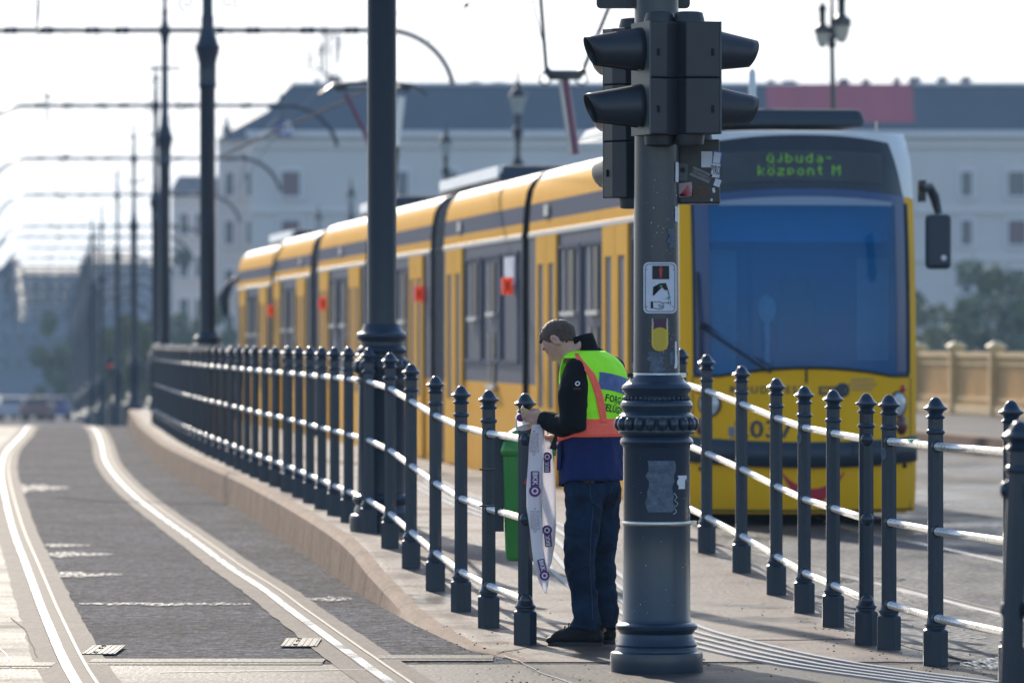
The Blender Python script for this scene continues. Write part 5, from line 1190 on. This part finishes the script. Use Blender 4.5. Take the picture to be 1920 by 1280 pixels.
RS = frame(Vector((-.15, -1, 0)))
def ringme(r0, r1, N=20):
    me = bpy.data.meshes.new('ring'); me.from_pydata([(r*cos(2*pi*i/N), r*sin(2*pi*i/N), 0) for r in (r0, r1) for i in range(N)], [], [(i, (i+1) % N, N+(i+1) % N, N+i) for i in range(N)]); return me
sp = Q(1056, 721, -.8)
back_obj(ringme(.007, .0125), 'sleeve_emblem', M['white_print'], sp, jb, RS, .004, False); back_obj(rect_me(.036, .008, 4, 1), 'sleeve_tag', mat('dark_red_tag', (.12, .01, .012), .7), Q(1056, 730.5, -.8), jb, RS, .004, False)

jeb = bvh_of(je)
def on_jeans(x, y, dy=-.9):
    p = Q(x, y, dy); t = (Q(x, y, .4)-p).normalized(); h = jeb.ray_cast(p, t); return (h[0]-t*.003) if h[0] is not None else None
seam = mat('jeans_seam', (.03, .055, .09), .8)
for L in ([(1106, 896), (1107, 925), (1110, 940), (1126, 952), (1142, 936), (1149, 905)], [(1112, 950), (1108, 1000), (1106, 1060), (1110, 1120), (1112, 1170)]):
    pts = []
    for (xa, ya), (xb, yb) in zip(L, L[1:]):
        for k in range(6): pts.append(on_jeans(xa+(xb-xa)*k/6, ya+(yb-ya)*k/6))
    pts = [p for p in pts if p is not None]
    if len(pts) > 3: MB().tube(pts, .0022, 4).build('seam', seam, man)
# ------------------------------------------------------------------ street lamps
def lantern_post(X, d, zb, head_z, s_, label):
    r = empty('street_lamp', (X, d, zb)); tag(r, label, 'street lamp', 'ornate lamps behind the tram'); h = head_z-zb
    MB().lathe([(.22, 0), (.22, .3), (.12, .5), (.08, .7), (.07, h-1.9), (.10, h-1.85), (.15, h-1.75), (.09, h-1.6), (.14, h-1.45), (.06, h-1.3), (.06, h-.9), (.11, h-.8), (.12, h-.7), (.05, h-.6), (.08, h-.35)], 12).build('column', M['lampmetal'], r)
    MB().lathe([(.09, h-.35), (.17, h-.05), (.185, h), (.17, h+.05)], 8).build('lantern', M['lanternglass'], r)
    MB().lathe([(.19, h+.04), (.21, h+.06), (.12, h+.20), (.06, h+.26), (.07, h+.32), (.03, h+.40), (.03, h+.5), (.005, h+.72)], 12).build('cap', M['lampmetal'], r)
for x, y, d, lb in ((971, 185, 120, 'ornate lamp just right of the middle pantograph arm, nearest of the lantern row'), (836, 270, 149, 'ornate lamp rising above the tram roof between two roof units'), (658, 368, 196, 'small blurred lamp right of the tram rear roof'), (597, 412, 229, 'smallest blurred lamp above the rear tram roof')):
    z = wz(y, d); lantern_post(wx(x, d), d, -3.0, z, 1, lb)
D_ = 85; r = empty('street_lamp', (wx(1562, D_), D_, -1.5)); tag(r, 'tall street lamp with two hanging lanterns above the front of the tram', 'street lamp', 'ornate lamps behind the tram')
def lp(x, y, dy=0): return P(x, y, D_+dy)-Vector(r.location)
q = MB(); q.tube([Vector((0, 0, 0)), lp(1562, 210), lp(1560, 90), lp(1560, -60)], [.08, .045, .040, .02], 12); q.lathe([(.045, 0), (.075, .03), (.06, .1), (.04, .15)], 12, lp(1560, 90)); q.tube([lp(1560, 78), lp(1543, 62)], .03, 6); q.tube([lp(1560, 78), lp(1578, 50)], .03, 6); q.build('column', M['lampmetal'], r)
for x, y, s_ in ((1542, 62, .95), (1578, 48, 1.12)):
    c = lp(x, y); MB().lathe([(.165*s_, 0), (.14*s_, .01), (.14*s_, .09*s_), (.08*s_, .13*s_), (.055*s_, .16*s_), (.055*s_, .36*s_), (.085*s_, .40*s_), (.05*s_, .46*s_), (.01, .52*s_)], 14, c).build('lantern_hood', M['lampmetal'], r)
    MB().lathe([(.01, -.25*s_), (.06*s_, -.23*s_), (.105*s_, -.12*s_), (.125*s_, 0)], 14, c, cap=False).build('lamp_globe', M['lampopal'], r)

# ------------------------------------------------------------------ bridge parapet
pa = empty('parapet', (PR(98), 98, -1.36)); tag(pa, 'long cream cast-iron bridge parapet right of the tram', 'parapet'); PO = Vector(pa.location)
def pp(t, lat=0, z=0): d = 98+t*.9925; return Vector((PR(d), d, road_z(d)+.31+z))-PO+Vector((.9925*lat, .122*lat, 0))
for i in range(-9, 12):
    t = i*3.6; MB().box(pp(t, 0, .62), (.26, .26, 1.24)).build('pillar', M['cream_iron'], pa, bevel=.02); MB().lathe([(.20, 1.24), (.20, 1.28), (.12, 1.33), (.05, 1.37)], 12, pp(t)).build('pillar_cap', M['cream_iron'], pa)
    if i < 11:
        a, b = t+.13, t+3.47; q = MB(); Rz = Matrix.Rotation(TH, 3, 'Z')
        q.box(pp((a+b)/2, 0, 1.13), (.16, b-a, .09), rot=Rz); q.build('top_rail', M['cream_iron'], pa)
        q = MB(); q.box(pp((a+b)/2, 0, .30), (.10, b-a, .06), rot=Rz); q.box(pp((a+b)/2, 0, .95), (.08, b-a, .04), rot=Rz); q.box(pp((a+b)/2, 0, .10), (.20, b-a, .16), rot=Rz)
        for k in range(22): q.box(pp(a+(b-a)*(k+.5)/22, 0, .63), (.03, .05, .95), rot=Rz)
        q.build('balusters', M['cream_iron'], pa)
        MB().box(pp((a+b)/2, .03, .62), (.012, b-a, .62), rot=Rz).build('panel', M['cream_back'], pa)

# ------------------------------------------------------------------ background buildings
BD = 420; kB = BD/FPX
bl = empty('apartment_building', (wx(1200, BD), BD, -8)); tag(bl, 'long pale riverside building with dark slate roof behind the tram', 'building'); BO = Vector(bl.location)
def bp(x, y, dy=0): return P(x, y, BD)-BO+Vector((0, dy, 0))
def bbox(q, x0, x1, y0, y1, dep=.5, dy=0, m=0): a = bp(x0, y1); b = bp(x1, y0); q.box(((a.x+b.x)/2, dy+dep/2, (a.z+b.z)/2), (b.x-a.x, dep, b.z-a.z), m)
q = MB(); bbox(q, 470, 2150, 258, 830, 16); q.build('facade', M['facade'], bl)
q = MB(); bbox(q, 462, 2160, 246, 257, 1.2, -.8); bbox(q, 466, 2155, 270, 276, .6, -.4); bbox(q, 466, 2155, 395, 399, .4, -.3); bbox(q, 466, 2155, 485, 489, .4, -.3); q.build('cornice', M['facadetrim'], bl)
q = MB(); a = bp(468, 246); b = bp(2155, 246); c = bp(545, 153); d_ = bp(2150, 153)
q.add([(a.x, 0, a.z), (b.x, 0, b.z), (b.x, 16, b.z), (a.x, 16, a.z), (c.x, 3.5, c.z), (d_.x, 3.5, d_.z), (d_.x, 13, d_.z), (c.x, 13, c.z)], [(0, 1, 5, 4), (1, 2, 6, 5), (2, 3, 7, 6), (3, 0, 4, 7), (4, 5, 6, 7)]); rf_ = q.build('roof', M['slate'], bl)
q = MB(); a = bp(1440, 229); b = bp(1716, 229); c = bp(1440, 155); k = 3.5/(bp(0, 153).z-bp(0, 246).z)
za, zc = a.z, c.z; ya, yc = (za-bp(0, 246).z)*k-.06, (zc-bp(0, 246).z)*k-.06
q.add([(a.x, ya, za), (b.x, ya, za), (b.x, yc, zc), (a.x, yc, zc)], [(0, 1, 2, 3)]); q.build('red_tarpaulin', M['redroof'], rf_)
q = MB(); bbox(q, 545, 1500, 151, 156, .3, 3.2); bbox(q, 1720, 2150, 151, 156, .3, 3.2); q.build('ridge_trim', M['facadetrim'], rf_)
for x, w_, h in ((1452, 14, 10), (1487, 26, 9), (1590, 20, 12), (1632, 14, 11), (1691, 12, 14), (1725, 22, 15), (1777, 19, 15), (1822, 19, 15), (890, 20, 7), (935, 24, 6), (622, 28, 17), (590, 10, 12), (680, 16, 10)):
    q = MB(); bbox(q, x-w_/2, x+w_/2, 153-h, 156, 1.2, 5); q.build('chimney', M['chimney'], rf_)
q = MB()
for x0, y0, y1 in ((602, 40, 140), (612, 60, 140), (625, 62, 120), (632, 60, 108), (595, 78, 125), (575, 80, 122)): q.tube([bp(x0, y0, 6), bp(x0, y1, 6)], .09, 5)
q.tube([bp(596, 58, 6), bp(638, 60, 6)], .08, 5); q.tube([bp(575, 122, 6), bp(595, 125, 6), bp(612, 138, 6)], .1, 5)
for x, y in ((575, 105), (598, 85), (604, 50), (612, 85), (632, 75)): q.box(bp(x, y, 6), (.25, .3, .8))
q.build('antenna', M['chimney'], rf_)
def bwin(x, y, w_, h, par=bl, m='window', tr='facadetrim'):
    q = MB(); bbox(q, x-w_/2-5, x+w_/2+5, y-h/2-6, y-h/2, .25, -.2); bbox(q, x-w_/2-6, x+w_/2+6, y+h/2, y+h/2+5, .35, -.3); bbox(q, x-w_/2-5, x-w_/2, y-h/2, y+h/2, .25, -.2); bbox(q, x+w_/2, x+w_/2+5, y-h/2, y+h/2, .25, -.2); o = q.build('window', M[tr], par)
    q = MB(); bbox(q, x-w_/2, x+w_/2, y-h/2, y+h/2, .10, -.06); q.build('pane', M[m], o)
for r_, y in enumerate((345, 436, 528, 612)):
    for k, x in enumerate((545, 755, 848, 941, 1034, 1127, 1220, 1313, 1406, 1499, 1592, 1685, 1812, 1907, 2000)):
        bwin(x, y, 34 if x in (545, 1907) else 20, 46, m='blindred' if (x, y) in ((545, 345), (545, 436), (1907, 436)) else 'window')
q = MB(); bbox(q, 521, 548, 232, 256, .3, -1.2); em = q.build('blue_sign', mat('sign_blue', (.02, .02, .25), .5), bl)
q = MB(); q.prism([(0, 0), (.3, 0), (.5, .6), (.7, 0), (1, 0), (.65, 1), (.35, 1)], -.05, 0); q.build('sign_emblem', M['white_print'], bl, bp(529, 253, -1.25))
# corner wing with a turret, left of it
cw = empty('corner_building', (wx(430, 440), 440, -8)); tag(cw, 'pale corner house with a small spire left of the long building', 'building'); BO = Vector(cw.location); BD = 440
q = MB(); bbox(q, 408, 500, 262, 830, 16); q.build('facade', M['facade'], cw)
q = MB(); a = bp(405, 262); b = bp(505, 262); c = bp(448, 222); d_ = bp(500, 205)
q.add([(a.x, -.5, a.z), (b.x, -.5, b.z), (b.x, 16, b.z), (a.x, 16, a.z), (c.x, 3, c.z), (d_.x, 3, d_.z), (d_.x, 12, d_.z), (c.x, 12, c.z)], [(0, 1, 5, 4), (1, 2, 6, 5), (2, 3, 7, 6), (3, 0, 4, 7), (4, 5, 6, 7)]); q.build('roof', M['slate'], cw)
q = MB(); q.lathe([(.9, 0), (.5, .5), (.25, 1.2), (.03, 2.2)], 8, bp(424, 262, 1)); q.build('spire', M['slate'], cw)
for y in (345, 436, 528, 612):
    for x in (430, 470): bwin(x, y, 16, 44, cw)
lw = empty('apartment_building', (wx(360, 470), 470, -8)); tag(lw, 'lower bluish house between the two thick left masts', 'building', None); BO = Vector(lw.location); BD = 470
q = MB(); bbox(q, 322, 412, 362, 830, 14); q.build('facade', M['facade'], lw)
q = MB(); a = bp(318, 362); b = bp(412, 362); c = bp(330, 328); d_ = bp(400, 328)
q.add([(a.x, -.5, a.z), (b.x, -.5, b.z), (b.x, 14, b.z), (a.x, 14, a.z), (c.x, 3, c.z), (d_.x, 3, d_.z), (d_.x, 12, d_.z), (c.x, 12, c.z)], [(0, 1, 5, 4), (1, 2, 6, 5), (2, 3, 7, 6), (3, 0, 4, 7), (4, 5, 6, 7)]); q.build('roof', M['slate'], lw)
for y in (420, 500, 580):
    for x in (345, 375): bwin(x, y, 16, 40, lw)
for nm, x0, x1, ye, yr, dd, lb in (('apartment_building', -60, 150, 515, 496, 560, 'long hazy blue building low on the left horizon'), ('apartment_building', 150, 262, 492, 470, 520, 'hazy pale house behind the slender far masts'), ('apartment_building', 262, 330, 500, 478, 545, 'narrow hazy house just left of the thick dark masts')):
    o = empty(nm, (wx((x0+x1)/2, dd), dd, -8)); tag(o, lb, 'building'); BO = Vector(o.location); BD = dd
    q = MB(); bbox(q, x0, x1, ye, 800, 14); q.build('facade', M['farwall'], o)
    q = MB(); a = bp(x0-4, ye); b = bp(x1+4, ye); c = bp(x0+16, yr); d_ = bp(x1-16, yr)
    q.add([(a.x, -.5, a.z), (b.x, -.5, b.z), (b.x, 14, b.z), (a.x, 14, a.z), (c.x, 5, c.z), (d_.x, 5, d_.z), (d_.x, 9, d_.z), (c.x, 9, c.z)], [(0, 1, 5, 4), (1, 2, 6, 5), (2, 3, 7, 6), (3, 0, 4, 7), (4, 5, 6, 7)]); rr_ = q.build('roof', M['slate'], o)
    if x0 < 0: q = MB(); a = bp(5, 515); q.add([(bp(0, 515).x-.8, -.6, a.z), (bp(52, 515).x, -.6, a.z), (bp(26, 478).x, 2, bp(0, 478).z)], [(0, 1, 2)]); q.build('gable', M['slate'], rr_)
    for y in (545, 590, 635, 680):
        for x in range(int(x0)+14, int(x1)-8, 28): bwin(x, y, 9, 22, o, tr='farwall')
BD = 420
# hill line on the far left
q = MB(); vs = []; N = 60
for i in range(N+1):
    x = -500+1100*i/N; top = 15+5*noise.noise(Vector((x*.01, 3, 0))); vs += [(x, 1500, -9), (x, 1600, top)]
q.add(vs, [(2*i, 2*i+2, 2*i+3, 2*i+1) for i in range(N)], 0, True); tag(q.build('hills', M['leafd']), kind='structure')

# ------------------------------------------------------------------ trees
def tree(X, d, zb, h, r, m, label, n=2600, seed=0, group=None):
    rnd = random.Random(seed); t = empty('tree', (X, d, zb)); tag(t, label, 'tree', group)
    q = MB(); q.tube([(0, 0, 0), (.1, 0, h*.3), (-.1, .1, h*.55), (.1, 0, h*.8)], [.28, .22, .15, .05], 8)
    for k in range(9):
        a = rnd.uniform(0, 2*pi); z = h*rnd.uniform(.3, .6); q.tube([(0, 0, z), (cos(a)*r*.4, sin(a)*r*.4, z+h*.12), (cos(a)*r*.7, sin(a)*r*.7, z+h*.22)], [.12, .08, .03], 6)
    q.build('trunk', M['bark'], t); cl = [(Vector((rnd.gauss(0, r*.45), rnd.gauss(0, r*.4), h*.6+rnd.gauss(0, h*.17))), rnd.uniform(.28, .5)*r) for _ in range(22)]
    q = MB()
    for i in range(n):
        c, R0 = rnd.choice(cl); v = Vector((rnd.gauss(0, 1), rnd.gauss(0, 1), rnd.gauss(0, 1))).normalized()*R0*rnd.uniform(.5, 1.05); p = c+v
        a = Vector((rnd.gauss(0, 1), rnd.gauss(0, 1), rnd.gauss(0, 1))).normalized(); b = a.cross(Vector((rnd.gauss(0, 1), rnd.gauss(0, 1), rnd.gauss(0, 1)))).normalized(); s_ = rnd.uniform(.12, .3)
        q.add([p-a*s_, p+b*s_*.7, p+a*s_, p-b*s_*.7], [(0, 1, 2, 3)], 0 if rnd.random() < .75 else 1)
    q.build('crown', [m, M['leafy']], t, fix=False)
for i, (x, d, top, rpx, m, lb) in enumerate(((1775, 330, 520, 55, 'leafy', 'yellowish tree just right of the tram mirror'), (1850, 300, 490, 60, 'leafd', 'dark green tree behind the cream parapet'), (1925, 310, 470, 60, 'leafd', 'dark green tree at the right photo edge'), (1735, 350, 560, 40, 'leafy', 'small pale tree hidden behind the tram edge'),
    (215, 360, 560, 34, 'leafy', 'hazy pale green tree between the far masts'), (268, 330, 560, 34, 'leafy', 'hazy green tree left of the thick dark masts'), (105, 420, 600, 30, 'leafd', 'hazy tree at the far end of the left road'), (345, 380, 540, 40, 'leafd', 'hazy tree between the two thick left masts'), (415, 360, 570, 36, 'leafd', 'hazy tree just left of the tram rear'))):
    zb = -8; zt = wz(top, d); tree(wx(x, d), d, zb, zt-zb, rpx*d/FPX*1.5, M[m], lb, seed=i+20, n=2400)

# ------------------------------------------------------------------ distant cars
def car(X, d, zb, col, label):
    r = empty('car', (X, d, zb)); tag(r, label, 'car', 'distant cars on the left road')
    paint = mat('car_paint', col, .35, coat=.6)
    q = MB(); q.prism([(-.9, .35), (-.9, .95), (-.78, 1.02), (.78, 1.02), (.9, .95), (.9, .35)], 0, 4.2); q.prism([(-.78, 1.0), (-.62, 1.45), (.62, 1.45), (.78, 1.0)], .6, 3.2); q.build('body', paint, r, bevel=.06)
    q = MB(); q.prism([(-.66, 1.05), (-.56, 1.38), (.56, 1.38), (.66, 1.05)], .57, .60); q.build('rear_window', M['window'], r)
    for s_ in (-1, 1):
        MB().box((s_*.72, -.02, .85), (.22, .05, .12)).build('tail_light', M['red'], r)
        for v in (.8, 3.3): MB().lathe([(.32, -.1), (.32, .1)], 16, (s_*.78, v, .32), R=Matrix.Rotation(pi/2, 3, 'Y')).build('wheel', M['black'], r)
for x, d, c, lb in ((66, 318, (.20, .09, .09), 'blurred red car far down the left road'), (98, 325, (.05, .10, .3), 'blurred blue car right of the red car, far down the road'), (20, 322, (.5, .5, .55), 'blurred white car at the left edge of the far road'), (44, 345, (.4, .4, .45), 'pale blurred car farthest down the left road')):
    car(wx(x, d), d, road_z(d), c, lb)
q = MB(); r = empty('traffic_light', (wx(207, 150), 150, -2.7)); tag(r, 'tiny red traffic light glowing between the far masts', 'traffic light')
MB().tube([(0, 0, 0), (0, 0, 2.2)], .05, 6).build('pole', M['lampmetal'], r); MB().box((0, .1, 1.95), (.16, .2, .6)).build('housing', M['signal'], r); MB().sphere((0, -.02, wz(686, 150)+2.7), (.05, .03, .05)).build('red_lens', mat('lit_red', (.8, .05, .03), .4, emit=((1, .08, .05), .3)), r)

# ------------------------------------------------------------------ haze
hz = MB(); hz.box((0, 700, 12), (1500, 1960, 46)); 
hm = bpy.data.materials.new('haze'); hm.use_nodes = True; n = hm.node_tree; n.nodes.clear(); out = n.nodes.new('ShaderNodeOutputMaterial'); pv = n.nodes.new('ShaderNodeVolumePrincipled')
pv.inputs['Color'].default_value = (.48, .72, 1, 1); pv.inputs['Density'].default_value = .00024; pv.inputs['Anisotropy'].default_value = .2; n.links.new(pv.outputs[0], out.inputs['Volume'])
tag(hz.build('haze', hm), 'pale bluish morning haze over the whole bridge', 'haze', kind='stuff')
